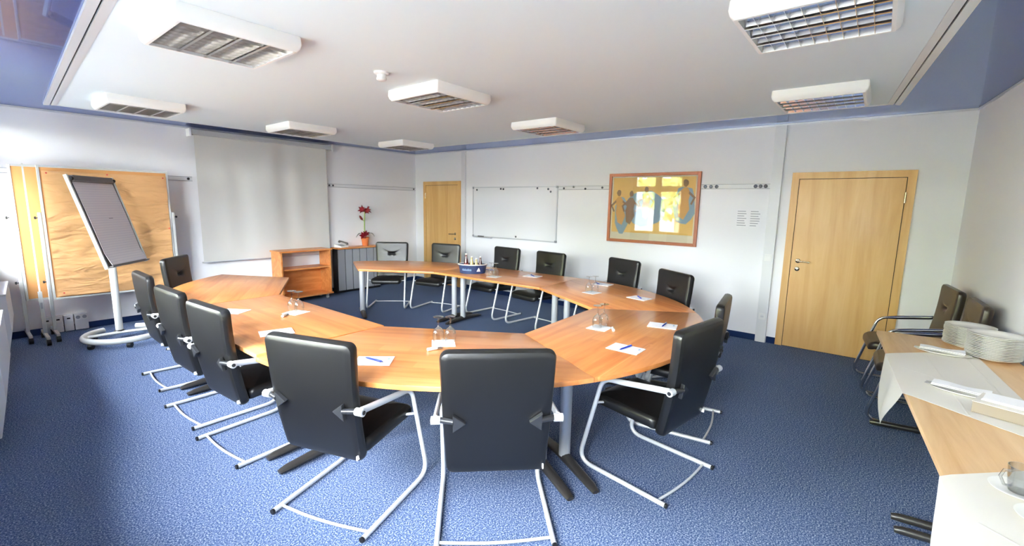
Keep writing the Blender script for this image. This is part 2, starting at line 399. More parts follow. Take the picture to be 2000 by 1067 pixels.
def magnet(wall, u, z, off, lab, s=1):
    o = bpy.data.objects.new('magnet', mg); C.objects.link(o); o.scale = (s, s, s)
    if wall == 'E': o.location = (-off, u, z); o.rotation_euler = (0, -PI/2, 0)
    else: o.location = (u, -off, z); o.rotation_euler = (PI/2, 0, 0)
    tag(o, lab, 'magnet', 'magnets on rails and whiteboard')
for x, l in ((-4.07, 'dark round magnet on the rail between pinboard and projection screen'),): magnet('N', x, 1.92, .0142, l)
for x, l in ((-1.95, 'dark round magnet on the rail touching the right screen edge'), (-1.88, 'dark round magnet on the rail, second from the right screen edge')): magnet('N', x, 1.92, .0142, l)
magnet('N', -.07, 1.92, .0142, 'dark round magnet at the corner end of the rail')
for y, z, l in ((-3.68, 1.915, 'dark round rail magnet closest to the whiteboard'), (-3.86, 1.935, 'dark round rail magnet second from the whiteboard, set highest'), (-4.07, 1.905, 'dark round rail magnet third from the whiteboard, set lowest'), (-4.36, 1.92, 'dark round rail magnet closest to the left edge of the picture')): magnet('E', y, z, .0142, l)
for y, l in ((-5.85, 'left'), (-5.92, 'middle'), (-5.99, 'right')): magnet('E', y, 1.92, .0142, l+' one of three large magnets just right of the picture', 1.3)
for y, l in ((-6.44, 'left'), (-6.495, 'middle'), (-6.55, 'right')): magnet('E', y, 1.92, .0142, l+' one of three large magnets next to the cable duct', 1.3)

def notice(y0, y1, z0, z1, label):
    t = thing('notice_sheet', label, 'notice', (-.0006, (y0+y1)/2, 0), 0, 'notices by the door'); h = abs(y1-y0)/2
    MB().span((-.0012, h, z0), (0, -h, z1)).build('sheet', 'paper', t, smooth=False)
    n = 7
    for i in range(n):
        z = z1-.03-(z1-z0-.05)*i/(n-1); a = h-.02; bb = -h+.02+random.random()*h*.6
        MB().span((-.0016, a, z-.006), (-.0013, bb, z+.004)).build('print_line', 'print_grey', t, smooth=False)
notice(-6.242, -6.39, 1.42, 1.645, 'white printed notice sheet on the wall left of its twin')
notice(-6.392, -6.54, 1.42, 1.645, 'white printed notice sheet closest to the cable duct')

# whiteboard
t = thing('whiteboard', 'wide white magnetic whiteboard with thin aluminium frame on the wall', 'whiteboard', (0, -2.6175, 0))
hw = .944; zb, ztp = 1.036, 1.952
MB().span((-.018, hw-.012, zb+.012), (-.001, -hw+.012, ztp-.012)).build('panel', 'board_white', t, smooth=False)
for nm, a, b2 in (('frame_rail', (-.024, hw, zb), (-.001, hw-.018, ztp)), ('frame_rail', (-.024, -hw+.018, zb), (-.001, -hw, ztp)), ('frame_rail', (-.024, hw-.018, zb), (-.001, -hw+.018, zb+.018)), ('frame_rail', (-.024, hw-.018, ztp-.018), (-.001, -hw+.018, ztp))):
    MB().span(a, b2).build(nm, 'aluminium', t, smooth=False)
for sy in (1, -1):
    for z in (zb, ztp): MB().box((-.014, sy*(hw-.014), z+(.014 if z == zb else -.014)), (.03, .036, .036)).build('corner_cap', 'grey_panel', t, smooth=False, bevel=.005)
MB().span((-.075, hw-.06, zb-.012), (-.0245, hw-.5, zb+.001)).build('pen_tray', 'aluminium', t, smooth=False, bevel=.003)
tag(MB().tube([(-.05, -1.84, zb+.013), (-.05, -1.98, zb+.013)], .0105, 10).build('marker_pen', 'chart_grey'), 'grey marker pen lying on the whiteboard tray', 'pen')
for y, z, l in ((-1.78, 1.90, 'dark magnet in the top left corner of the whiteboard'), (-2.36, 1.915, 'left magnet of the close pair at the top of the whiteboard'), (-2.42, 1.91, 'right magnet of the close pair at the top of the whiteboard'), (-3.16, 1.92, 'dark magnet at the top of the whiteboard, right of its middle'),
                (-3.38, 1.905, 'upper magnet near the top right corner of the whiteboard'), (-3.43, 1.862, 'lower magnet near the top right corner of the whiteboard'), (-2.72, 1.085, 'single dark magnet at the bottom edge of the whiteboard')): magnet('E', y, z, .0182, l)

# framed picture
PY0, PY1, PZ0, PZ1 = -4.477, -5.791, 1.127, 2.119
t = thing('framed_picture', 'large yellow figure print behind glass in a reddish wooden frame', 'picture', (0, (PY0+PY1)/2, (PZ0+PZ1)/2))
a, c = (PY0-PY1)/2, (PZ1-PZ0)/2; fw = .042
for p, q in (((a, -c), (a-fw, c)), ((-a+fw, -c), (-a, c)), ((a-fw, -c), (-a+fw, -c+fw)), ((a-fw, c-fw), (-a+fw, c))):
    MB().span((-.032, p[0], p[1]), (-.001, q[0], q[1])).build('frame_rail', 'picture_frame', t, smooth=False, bevel=.004)
MB().span((-.010, a-fw, -c+fw), (-.001, -a+fw, c-fw)).build('passepartout', 'mat_cream', t, smooth=False)
pr_ = MB().span((-.0106, a-.065, -c+.145), (-.0101, -a+.065, c-.06)).build('print', 'art_yellow', t, smooth=False)
def patch(nm, pts, m, z):
    MB().loft([[(-z, y, w) for y, w in pts], [(-z-.0003, y, w) for y, w in pts]]).build(nm, m, pr_, smooth=False)
def blob(cy, cz, ry, rz_, n=14, j=.12): return [(cy+ry*math.cos(2*PI*i/n)*(1+random.uniform(-j, j)), cz+rz_*math.sin(2*PI*i/n)*(1+random.uniform(-j, j))) for i in range(n)]
patch('blue_wash', blob(.08, -.0, .30, .27), 'art_blue', .0107)
patch('blue_wash', blob(-.46, .06, .15, .26), 'art_blue', .0107)
patch('blue_wash', blob(.44, -.1, .12, .26), 'art_blue', .0107)
def figure(cy, cz, s, m, lean):
    body = [(-.02, .19), (.03, .19), (.075, .12), (.06, .02), (.085, -.1), (.02, -.24), (-.05, -.2), (-.07, -.05), (-.05, .06), (-.075, .13)]
    patch('figure_body', [(cy-(x+lean*z)*s, cz+z*s) for x, z in body], m, .0112)
    patch('figure_head', blob(cy-(.0+lean*.25)*s, cz+.25*s, .035*s, .05*s), 'art_brown', .0112)
    for sx in (-1, 1):
        arm = [(sx*.06, .14), (sx*.15, .06), (sx*.11, -.04), (sx*.085, -.03), (sx*.12, .05), (sx*.05, .11)]
        patch('figure_arm', [(cy-(x+lean*z)*s, cz+z*s) for x, z in arm], 'art_brown', .0116)
figure(.475, -.02, .95, 'art_ochre', -.1); figure(.315, -.02, .9, 'art_brown', .05); figure(.08, .05, .85, 'art_ochre', .0); figure(-.45, .1, 1.0, 'art_ochre', .05)
MB().span((-.0145, a-fw, -c+fw), (-.0125, -a+fw, c-fw)).build('glass', 'picture_glass', t, smooth=False)

# projection screen
t = thing('projection_screen', 'pulled-down pale projection screen hanging from a case under the ceiling', 'projection screen', (-3.0, 0, 0))
MB().span((-1.02, -.14, 2.525), (1.05, -.03, 2.6)).build('case', 'case_grey', t, smooth=False, bevel=.012)
for x in (-1.035, 1.06): MB().span((x-.012, -.145, 2.5), (x+.012, -.001, 2.606)).build('end_bracket', 'white', t, smooth=False, bevel=.004)
def scr(u, v):
    x = -.985+1.955*u; z = 2.53-1.795*v; amp = .018*math.sin(PI*u)*(.35+.65*math.sin(PI*min(1, v*1.05)))
    d = amp*(math.sin(7.5*u+1.2*math.sin(2.6*v))+.6*math.sin(21*u+2.2*v+.8*math.sin(5*v))+.35*math.sin(33*u-1.5*v))*1.5
    return (x, -.095+d*.75, z)
MB().sheet(scr, 60, 30, (0, .0015, 0)).build('fabric', 'screen_fabric', t)
MB().tube([(-1.0, -.085, .73), (.985, -.085, .73)], .012, 10).build('bottom_rod', 'frame_paint', t)

# wall sockets beside the pinboard feet
for i, x in enumerate((-5.645, -5.552, -5.459, -5.345)):
    t = thing('floor_level_socket', ['pale data outlet nearest the radiator, low on the wall', 'pale data outlet second from the radiator, low on the wall', 'pale data outlet beside the double power socket', 'white double power socket low on the wall beside the flip chart'][i], 'socket', (x, 0, .135), 0, 'outlets low on the wall')
    w = .085 if i < 3 else .125
    MB().box((0, -.026, -.0275), (w, .05, .2)).build('box', 'duct', t, smooth=False, bevel=.004)
    pl = MB().box((0, -.054, .03), (w-.008, .005, .078)).build('plate', 'white', t, smooth=False, bevel=.002)
    if i < 3: MB().box((0, -.0575, .03), (.03, .003, .016)).build('jack', 'dark_gap', pl, smooth=False)
    else:
        for dx in (-.03, .03):
            MB().tube([(dx, -.0572, .03), (dx, -.0585, .03)], .021, 16).build('socket_insert', 'grey_panel', pl)

# radiators under the windows
def radiator(ya, yb, label):
    t = thing('radiator', label, 'radiator', (0, 0, 0), 0, 'radiators under the windows')
    z0, z1 = .09, .69
    def sec(pts, y): return [(xwall(y)+d, y, z) for d, z in pts]
    out = [(.222, z1), (.228, .33), (.185, z0), (.165, z0), (.206, .33), (.202, z1)]
    MB().loft([sec(out, ya), sec(out, yb)]).build('front_panel', 'radiator', t, smooth=False, bevel=.004)
    MB().prism(wpoly(ya, yb, -.06, -.035), z0, z1).build('rear_panel', 'radiator', t, smooth=False, bevel=.006)
    MB().prism(wpoly(ya, yb, -.224, -.033), z1, z1+.02).build('top_grille', 'radiator', t, smooth=False, bevel=.004)
    side = [(.221, z1), (.226, .33), (.184, z0), (.035, z0), (.035, z1)]
    for y in (ya, yb): MB().loft([sec(side, y+.001), sec(side, y-.007)] if y == ya else [sec(side, y+.007), sec(side, y-.001)]).build('side_panel', 'radiator', t, smooth=False)
    for y in (ya-.15, yb+.15):
        MB().prism(wpoly(y+.03, y-.03, -.034, -.001), .45, .55).build('wall_bracket', 'steel', t, smooth=False)
        MB().prism(wpoly(y+.015, y-.015, -.125, -.07), 0, z0).build('foot', 'steel', t, smooth=False)
radiator(-.25, -1.25, 'white flat panel radiator in the far left corner by the pinboards')
radiator(-2.1, -3.4, 'white flat panel radiator at the left picture edge, nearer the camera')

# ---------------------------------------------------------------- ceiling lamps
def make_lamp():
    t = thing('ceiling_lamp', 'lamp', 'ceiling lamp', (0, 0, 0), 0, 'square louvre lamps on the ceiling')
    def sq(h, z, r=.014): 
        out = []
        for cx, cy, a0 in ((h-r, h-r, 0), (-h+r, h-r, PI/2), (-h+r, -h+r, PI), (h-r, -h+r, 1.5*PI)): out += [(x, y, z) for x, y in arc(cx, cy, r, a0, a0+PI/2, 3)]
        return out
    MB().loft([sq(.322, -.0005), sq(.325, -.045), sq(.318, -.07), sq(.302, -.088, .012), sq(.285, -.088, .004), sq(.285, -.02, .004)], cap=False).add(sq(.285, -.02, .004), [tuple(range(16))]).add(sq(.322, -.0005), [tuple(range(16))]).build('housing', 'lamp_white', t)
    w = .57/4
    def trough(x0):
        n = 14; pts = []
        for i in range(n+1):
            u = -1+2*i/n; pts.append((x0+u*w*.5, -.026-.06*abs(u)**3.5))
        m_ = MB(); vs = [(x, y, z) for y in (-.284, .284) for x, z in pts]; m_.add(vs, [(i, i+1, n+2+i, n+1+i) for i in range(n)]); return m_
    for i in range(4):
        x0 = -.285+w*(i+.5)
        trough(x0).build('reflector', 'lamp_mirror', t)
        MB().tube([(x0, -.28, -.045), (x0, .28, -.045)], .0085, 8).build('tube', 'tube_white', t)
    for i in range(1, 4):
        x0 = -.285+w*i
        MB().loft([[(x0-.008, y, -.0885), (x0+.008, y, -.0885), (x0, y, -.06)] for y in (-.284, .284)]).build('divider', 'lamp_mirror', t, smooth=False)
    for i in range(8):
        y = -.285+.57*(i+1)/9
        MB().box((0, y, -.076), (.568, .0022, .022)).build('louver_blade', 'lamp_mirror', t, smooth=False)
    return t
lamp0 = make_lamp(); first = True
for x, y, l in ((-5.15, -4.53, 'large-looking square louvre lamp in the top left of the picture'), (-3.40, -4.50, 'square louvre lamp over the table centre, beside the smoke detector'), (-1.58, -4.42, 'square louvre lamp above the whiteboard side of the table'),
                (-4.90, -1.58, 'square louvre lamp above the pinboards'), (-3.17, -1.53, 'square louvre lamp in front of the projection screen'), (-1.36, -1.43, 'square louvre lamp in the far corner of the ceiling'),
                (-3.54, -7.33, 'square louvre lamp reflecting bright light at the top right edge'), (-1.55, -7.18, 'square louvre lamp above the large door')):
    if first: o = at(lamp0, (x, y, ZP)); o['label'] = l; first = False
    else: dup(lamp0, (x, y, ZP), 0, l)
t = thing('smoke_detector', 'small round white smoke detector on the ceiling', 'smoke detector', (-4.10, -4.62, ZP))
MB().lathe([(0, 0), (.055, 0), (.055, -.012), (.04, -.02), (0, -.02)], 20, cap=False).build('base', 'lamp_white', t)
MB().lathe([(0, -.0205), (.034, -.0205), (.034, -.04), (.037, -.042), (.037, -.056), (.028, -.062), (0, -.062)], 20, cap=False).build('sensor_head', 'lamp_white', t)

# ---------------------------------------------------------------- conference tables
TZ = .74; S = 1.06; RO = 1.955; DEP = RO-S
def tleg(t, ux, uy, cx, cy, d0, d1, dc):
    # T leg: foot bar along direction (ux,uy) from distance d0 to d1, column at dc, all from point (cx,cy)
    P = lambda d, z: (cx+ux*d, cy+uy*d, z)
    rr = [(.024, .012), (.03, .02), (.032, .03), (.034, .034), (.032, .03), (.03, .02), (.022, .012)]
    dd = [d0, d0+.04, dc-.12, dc, dc+.12, d1-.05, d1]
    MB().tube([P(d, z) for d, z in zip(dd, (.016, .024, .036, .042, .036, .024, .016))], .03, 10, rr=rr).build('foot', 'foot_black', t)
    MB().tube([P(dc, .05), P(dc, TZ-.05)], .037, 16).build('column', 'aluminium', t)
    MB().tube([P(dc, TZ-.0495), P(dc, TZ-.043)], .05, 16).build('column_head', 'foot_black', t)
def arc_table():
    t = thing('arc_table', 'x', 'table', (0, 0, 0), 0, 'conference tables of the ring')
    o = 1.5; g = .0012
    h = rad(30)
    inner = [(S*math.cos(-h)-o, S*math.sin(-h)), (S*math.cos(h)-o, S*math.sin(h))]
    poly = [(inner[0][0]+g, inner[0][1]+g*1.6)]+[(x, y*(1-.0012)) for x, y in arc(-o, 0, RO, -h, h, 24)]+[(inner[1][0]+g, inner[1][1]-g*1.6)]
    MB().prism(poly, TZ-.027, TZ).build('top', 'table_wood', t, bevel=.002)
    for sg in (-1, 1):
        ux, uy = math.cos(h)*1, sg*math.sin(h); nx, ny = -uy*sg, ux*sg   # along the cut; inward offset
        cx, cy = -o-nx*0+(-uy*-sg)*0, 0
        off = .085; px, py = -o+(sg*uy*0), 0
        ox, oy = (uy*sg)*off, -sg*ux*off
        tleg(t, ux, uy, -o+ox, oy, 1.2, 1.9, 1.53)
    ri = [(1.17*math.cos(a_)-o, 1.17*math.sin(a_)) for a_ in (-rad(22), rad(22))]; ro = [(1.5*math.cos(a_)-o, 1.5*math.sin(a_)) for a_ in (-rad(22), rad(22))]
    for p, q in (ri, ro):
        MB().box(((p[0]+q[0])/2, (p[1]+q[1])/2, TZ-.0405), (.025, abs(q[1]-p[1]), .027)).build('frame_rail', 'foot_black', t, smooth=False)
    return t
def rect_table(L):
    t = thing('straight_table', 'x', 'table', (0, 0, 0), 0, 'conference tables of the ring')
    g = .0015
    MB().prism([(-DEP/2, -L/2+g), (DEP/2, -L/2+g), (DEP/2, L/2-g), (-DEP/2, L/2-g)], TZ-.027, TZ).build('top', 'table_wood', t, bevel=.002)
    for sg in (-1, 1): tleg(t, 1, 0, -DEP/2, sg*(L/2-.085), .14, .84, .47)
    for x in (-.28, .1): MB().box((x, 0, TZ-.0405), (.025, L-.3, .027)).build('frame_rail', 'foot_black', t, smooth=False)
    return t
NC = Vector((-3.28, -4.85)); TH = rad(2)
def place_arc(src, cen, ang, label):
    p = cen+Vector((math.cos(ang), math.sin(ang)))*1.5
    if src.get('used'): o = dup(src, (p.x, p.y, 0), ang, label)
    else: o = at(src, (p.x, p.y, 0), ang); o['label'] = label; src['used'] = 1
    return o
at0 = arc_table()
def dirv(a): return Vector((math.cos(a), math.sin(a)))
place_arc(at0, NC, rad(210)+TH, 'curved wooden conference table nearest the camera on the left, behind two high-backed chairs')
place_arc(at0, NC, rad(270)+TH, 'curved wooden conference table at the right end of the ring with two notepads')
place_arc(at0, NC, rad(330)+TH, 'curved wooden conference table in front of the framed picture')
P3 = NC+dirv(TH)*S; P4 = P3+dirv(rad(92))*1.68
P0 = NC+dirv(rad(180)+TH)*S; PL = P0+dirv(rad(90))*1.69
rt0 = rect_table(1.68); mid = (P3+P4)/2+dirv(rad(2))*DEP/2
at(rt0, (mid.x, mid.y, 0), rad(2)); rt0['label'] = 'straight wooden conference table on the whiteboard side with the blue bottle tub'
mid = (P0+PL)/2+dirv(rad(180))*DEP/2+Vector((.022, 0))
dup(rt0, (mid.x, mid.y, 0), rad(180), 'straight wooden conference table on the left side, before the three left chairs')
place_arc(at0, P4-dirv(TH)*S, rad(30)+TH, 'curved wooden conference table at the far end in front of the narrow far door')
place_arc(at0, PL+dirv(0)*S+Vector((.022, .004)), rad(150), 'curved wooden conference table at the far left end, before the bookcase trolley')
del at0['used']

# ---------------------------------------------------------------- chairs
def rrect(wb, wt, h, r, d, n=5, m=0):
    # rounded, tapered rectangle in the (w, h) plane, inset by d, from h=0 to h
    q = max(r-d, .004); out = []
    for sx, top, a0 in ((1, 1, 0), (-1, 1, PI/2), (-1, 0, PI), (1, 0, 1.5*PI)):
        hw = (wt if top else wb)/2-d; cy = h-d-q if top else d+q
        out.append([(sx*(hw-q)+q*math.cos(a0+PI/2*i/n), cy+q*math.sin(a0+PI/2*i/n)) for i in range(n+1)])
    res = []
    for k in range(4):
        a, b = out[k][-1], out[(k+1) % 4][0]; res += out[k]+[(a[0]+(b[0]-a[0])*i/(m+1), a[1]+(b[1]-a[1])*i/(m+1)) for i in range(1, m+1)]
    return res
def make_chair(name, leather, frame, tube_r=.0135):
    t = thing(name, 'x', 'chair', (0, 0, 0), 0)
    # local: +x forward, origin between the rear runner ends on the floor
    # backrest: runs from (x=.06,z=.365) up to (x=-.04,z=1.0)
    p0, p1 = Vector((.10, 0, .365)), Vector((.012, 0, 1.0)); ax = (p1-p0).normalized(); H = (p1-p0).length; nf = Vector((ax.z, 0, -ax.x))
    T = .06; e = .022
    def bow(z): return -.018*math.sin(PI*z/H)   # gentle curve backwards at mid height
    def P(w, z, d): return p0+ax*z+Vector((0, w, 0))+nf*(d+bow(z))
    lay = [(-T/2, e), (-T/2+.25*e, .3*e), (-T/2+e, 0), (T/2-e, 0), (T/2-.3*e, .3*e), (T/2, e)]
    rings = [[P(w, z, d) for w, z in rrect(.485, .53, H, .04, ins, m=9)] for d, ins in lay]
    mb = MB(); mb.loft(rings, cap=False)
    base = rrect(.485, .53, H, .04, e, m=9); n = len(base); zm = H*.5; zc = H*.70
    def depth(ww, zz, sign, dimple):
        bulge = .004*(1-min(1, abs(ww)/.25)**3)*(1-min(1, abs(zz-zm)/(H*.5))**4)
        d = T/2+bulge
        if dimple:
            d -= .026*math.exp(-((ww/.055)**2+((zz-zc)/.017)**2))
            d -= .007*math.exp(-(((zz-zc-.006)-.3*abs(ww))/.011)**2)*math.exp(-(ww/.17)**4)
        return sign*d
    def cap(sign, dimple):
        K = 16; R = [[P(w*(1-k/K), zc+(z-zc)*(1-k/K), depth(w*(1-k/K), zc+(z-zc)*(1-k/K), sign, dimple) if k else sign*T/2) for w, z in base] for k in range(K)]
        mb.loft(R, cap=False); c = P(0, zc, depth(0, zc, sign, dimple)); k = len(mb.v); mb.v.append(tuple(c)); q = k-n
        mb.f += [(q+j, q+(j+1) % n, k) for j in range(n)]
    cap(1, True); cap(-1, False)
    mesh = mb.mesh('backrest', leather)
    bm = bmesh.new(); bm.from_mesh(mesh); bmesh.ops.remove_doubles(bm, verts=bm.verts, dist=1e-5); bmesh.ops.recalc_face_normals(bm, faces=bm.faces); bm.to_mesh(mesh); bm.free()
    for p in mesh.polygons: p.use_smooth = True
    o = bpy.data.objects.new('backrest', mesh); C.objects.link(o); o.parent = t
    # seat cushion
    def Q(u, w, d):  # u forward 0..1
        x = .115+.455*u; z = .415+.018*math.sin(PI*u)+.035*u-.03*max(0, u-.82)/.18
        return (x, w, z+d)
    L = [(-.035, .02), (-.028, .005), (-.015, 0), (.015, 0), (.028, .006), (.036, .022)]
    mb = MB(); mb.loft([[Q(z/.475, w, d) for w, z in rrect(.47, .46, .475, .05, ins)] for d, ins in L], cap=False)
    bb = rrect(.47, .46, .475, .05, .022); n = len(bb)
    for sgn in (1, -1):
        R = [[Q((.24+(z-.24)*s)/.475, w*s, (.036 if sgn > 0 else -.035)+sgn*.006*(1-s*s)) for w, z in bb] for s in (1, .8, .6, .4, .2)]
        mb.loft(R, cap=False); mb.f.append(tuple(len(mb.v)-n+j for j in range(n)))
    mb.build('seat', leather, t)
    # cantilever side frames
    for sg in (1, -1):
        y = sg*.285
        path = fillet([(0, y, .0145), (.615, y, .0145), (.455, y, .612), (.02, y, .672)], [.085, .1], 7)
        k = len(path); rr = [tube_r if i < k-2 else (.011, .019) for i in range(k)]
        sf = MB().tube(path[:-1]+[path[-2].lerp(path[-1], .25), path[-1]], tube_r, 12, rr=[tube_r]*(k-1)+[(.0125, .018)]*2).build('side_frame', frame, t)
        MB().tube([(-.012, y, .0145), (-.0005, y, .0145)], tube_r*1.03, 12).build('end_cap', 'black_plastic', t)
        # seat link and arm pivot with arrow shaped bracket
        MB().tube([(.492, y-sg*.012, .445), (.48, sg*.21, .432)], .008, 8).build('seat_link', frame, t)
        MB().tube([(.012, y+sg*.02, .668), (.012, y-sg*.022, .668)], .0195, 14).build('arm_end', frame, t)
        MB().tube([(.012, y+sg*.0202, .668), (.012, y+sg*.0225, .668)], .011, 12).build('arm_plug', 'pivot_black', t)
        MB().tube([(.012, y-sg*.0225, .668), (-.012, sg*.2, .668)], .0135, 12).build('pivot_rod', 'pivot_black', t)
        zz = (.668-p0.z)/ax.z
        def B(w, z, d): return P(sg*w, zz+z, -(T/2+d))
        MB().loft([[B(.205, -.045, d), B(.205, .045, d), B(.145, 0, d)] for d in (.004, .028)]).build('arrow_bracket', 'pivot_black', t, smooth=False, bevel=.004)
    MB().tube([(.05-.018*math.cos(PI/2*(w/.27)), w, .0145) for w in [-.272+.544*i/10 for i in range(11)]], .0075, 8).build('cross_bar', frame, t)
    if leather == 'leather': MB().box(P(-.225, .035, -T/2+.012), (.05, .006, .022)).build('care_tag', 'tag_white', t, smooth=False)
    return t
chair0 = make_chair('conference_chair', 'leather', 'frame_paint')
G1 = 'black leather cantilever chairs around the table ring'
CH = [(-4.790, -6.405, 44, 'black leather cantilever chair nearest the camera, seen square from behind at front centre'),
      (-5.260, -5.600, 19, 'black leather cantilever chair at front left with its whole base visible from behind'),
      (-5.33, -4.460, 4, 'black leather cantilever chair nearest the camera of the three along the left table side'),
      (-5.330, -3.710, 2, 'black leather cantilever chair in the middle of the left table side'),
      (-5.275, -2.740, -1, 'black leather cantilever chair on the left side, farthest of the three and mostly hidden'),
      (-4.720, -1.540, -40, 'black leather cantilever chair at the far left table end, before the brown paper board'),
      (-3.670, -6.960, 81, 'black leather cantilever chair at front right seen from its side'),
      (-2.790, -6.870, 98, 'black leather cantilever chair half hidden behind the front right chair'),
      (-1.640, -6.110, 146, 'black leather cantilever chair on the wall side, nearest the large door'),
      (-1.010, -5.250, 159, 'black leather cantilever chair directly below the framed picture'),
      (-1.010, -4.150, 172, 'black leather cantilever chair below the right edge of the whiteboard'),
      (-0.940, -3.300, 175, 'black leather cantilever chair below the whiteboard middle'),
      (-1.240, -2.260, 195, 'black leather cantilever chair in front of the narrow far door'),
      (-1.70, -1.46, 222, 'black leather cantilever chair in the far corner beside the potted flower')]
for i, (x, y, h, l) in enumerate(CH):
    if i == 0: at(chair0, (x, y, 0), rad(h)); chair0['label'] = l; chair0['group'] = G1
    else: dup(chair0, (x, y, 0), rad(h), l, G1)
bc = make_chair('visitor_chair', 'brown_leather', 'chrome')
at(bc, (-.83, -8.25, 0), rad(97)); bc['label'] = 'brown leather chair with chrome arms in the corner beside the large door'; bc['group'] = 'brown chairs by the wall'
dup(bc, (-1.535, -8.33, 0), rad(93), 'brown leather chair with chrome arms behind the plate stacks', 'brown chairs by the wall')

# ---------------------------------------------------------------- pinboards, stand, flip chart
def tfoot(t, x, y0):
    MB().box((x, y0, .085), (.03, .5, .028)).build('foot_bar', 'flip_paint', t, smooth=False, bevel=.004)
    for sy in (-1, 1):
        f = MB().tube([(x-.018, y0+sy*.225, .034), (x+.018, y0+sy*.225, .034)], .034, 14).build('castor', 'black_plastic', t)
        MB().box((0, 0, 0), (.012, .012, .018)).build('castor_fork', 'steel', f, smooth=False).location = (x, y0+sy*.225, .062)
def pinboard(x0, x1, y, label, back):
    t = thing('pinboard', label, 'pinboard', (0, 0, 0), 0, 'mobile pinboards against the wall')
    z0, z1 = .455, 1.985; f = .022
    MB().span((x0+f, y-.012, z0+f), (x1-f, y+.012, z1-f)).build('cork_panel', 'cork', t, smooth=False)
    for a, b2 in (((x0, z0), (x0+f, z1)), ((x1-f, z0), (x1, z1)), ((x0+f, z0), (x1-f, z0+f)), ((x0+f, z1-f), (x1-f, z1))):
        MB().span((a[0], y-.018, a[1]), (b2[0], y+.018, b2[1])).build('frame_rail', 'flip_paint', t, smooth=False, bevel=.003)
    for x in (x0-.02, x1+.02):
        MB().box((x, y, (.1+1.46)/2), (.032, .034, 1.36)).build('leg', 'flip_paint', t, smooth=False, bevel=.005)
        for z in (1.4, .67):
            kx = -1 if x < (x0+x1)/2 else 1
            MB().tube([(x+kx*.0165, y, z), (x+kx*.03, y, z), (x+kx*.031, y, z), (x+kx*.046, y, z)], .014, 12, rr=[.006, .006, .016, .013]).build('knob', 'black_plastic', t)
        tfoot(t, x, y)
pinboard(-5.80, -4.62, -.20, 'white framed mobile pinboard behind, its cork edge showing at the far left', True)
pinboard(-5.59, -4.385, -.30, 'white framed mobile pinboard in front, carrying brown paper', False)
def pap(u, v):
    x = -5.555+1.145*u; z = 1.925-1.435*v; j = .007*math.sin(9*u+4*v+math.sin(3*v))+.004*math.sin(19*v-6*u+2*math.sin(4*u))+.003*math.sin(31*v+9*u)
    return (x, -.332-j-.004*math.sin(PI*u)*math.sin(PI*v), z)
o = MB().sheet(pap, 40, 44, (0, .001, 0)).build('brown_paper_sheet', 'kraft'); tag(o, 'wrinkled brown packing paper pinned over the front pinboard', 'paper sheet')
for x, z, l in ((-5.52, 1.90, 'in its top left corner'), (-5.0, 1.91, 'at the middle of its top edge'), (-4.45, 1.9, 'in its top right corner'), (-5.5, .53, 'in its bottom left corner'), (-4.44, .55, 'in its bottom right corner'), (-4.43, 1.25, 'halfway down its right edge')):
    o = MB().lathe([(0, 0), (.006, 0), (.006, .008), (.009, .01), (.009, .013), (0, .014)], 10, cap=False).build('push_pin', 'pin_red'); o.location = (x, -.346, z); o.rotation_euler = (PI/2, 0, 0)
    tag(o, 'small red push pin holding the brown paper '+l, 'pin', 'push pins in the brown paper')
t = thing('telescopic_stand', 'white telescopic metal stand on castors between the pinboard legs', 'stand', (-5.70, -.40, 0))
MB().box((0, 0, .34), (.034, .03, .48)).build('lower_post', 'flip_paint', t, smooth=False, bevel=.004)
MB().box((0, 0, 1.285), (.014, .014, 1.41)).build('upper_post', 'flip_paint', t, smooth=False)
MB().box((0, -.016, .42), (.016, .003, .07)).build('scale_strip', 'grey_panel', t, smooth=False)
tfoot(t, 0, 0)

# flip chart
FX, FY = -5.10, -.82
t = thing('flip_chart', 'grey flip chart board on a round white base with castors, tilted towards the table', 'flip chart', (FX, FY, 0), rad(-40))
tl = rad(15.8); u = Vector((-math.sin(tl), 0, math.cos(tl))); nf = Vector((math.cos(tl), 0, math.sin(tl))); cc = Vector((.0, -.025, 1.37))
MT = Matrix((Vector((nf.x, 0, u.x)), Vector((0, 1, 0)), Vector((nf.z, 0, u.z)))).to_3x3()
def FB(c, d): 
    return MB().box(cc+nf*c[0]+Vector((0, c[1], 0))+u*c[2], d, mtx=MT)
FB((0, 0, 0), (.02, .70, 1.03)).build('board', 'chart_grey', t, smooth=False, bevel=.003)
for sy in (-1, 1): FB((.004, sy*.36, 0), (.034, .022, 1.04)).build('side_rail', 'flip_paint', t, smooth=False, bevel=.004)
cl = FB((.026, 0, .475), (.03, .64, .07)).build('clamp_bar', 'chart_grey', t, smooth=False, bevel=.012)
for sy in (-1, 1):
    p = cc+nf*.026+Vector((0, sy*.335, 0))+u*.475
    MB().tube([p-Vector((0, .014, 0)), p+Vector((0, .014, 0))], .02, 12).build('clamp_knob', 'black_plastic', t)
def pg(a, b2):
    z = .44-.93*b2; d = .016+.006*math.sin(PI*b2)+(.03*max(0, b2-.85)/.15 if b2 > .85 else 0)
    return cc+nf*d+Vector((0, -.32+.64*a, 0))+u*z
MB().sheet(pg, 4, 20, tuple(nf*-.004)).build('paper_pad', 'flip_paper', t)
FB((.03, 0, -.505), (.06, .68, .014)).build('pen_tray', 'chart_grey', t, smooth=False, bevel=.003)
MB().tube([(-.03, 0, .07), (-.03, 0, 1.2)], .036, 16).build('column', 'flip_paint', t)
MB().tube([(-.03, 0, .068), (-.03, 0, .1)], .06, 16, rr=[.062, .04]).build('column_collar', 'black_plastic', t)
MB().box((-.012, 0, 1.3), (.05, .07, .22)).build('tilt_bracket', 'chart_grey', t, smooth=False)
ca, sa = math.cos(rad(40)), math.sin(rad(40))
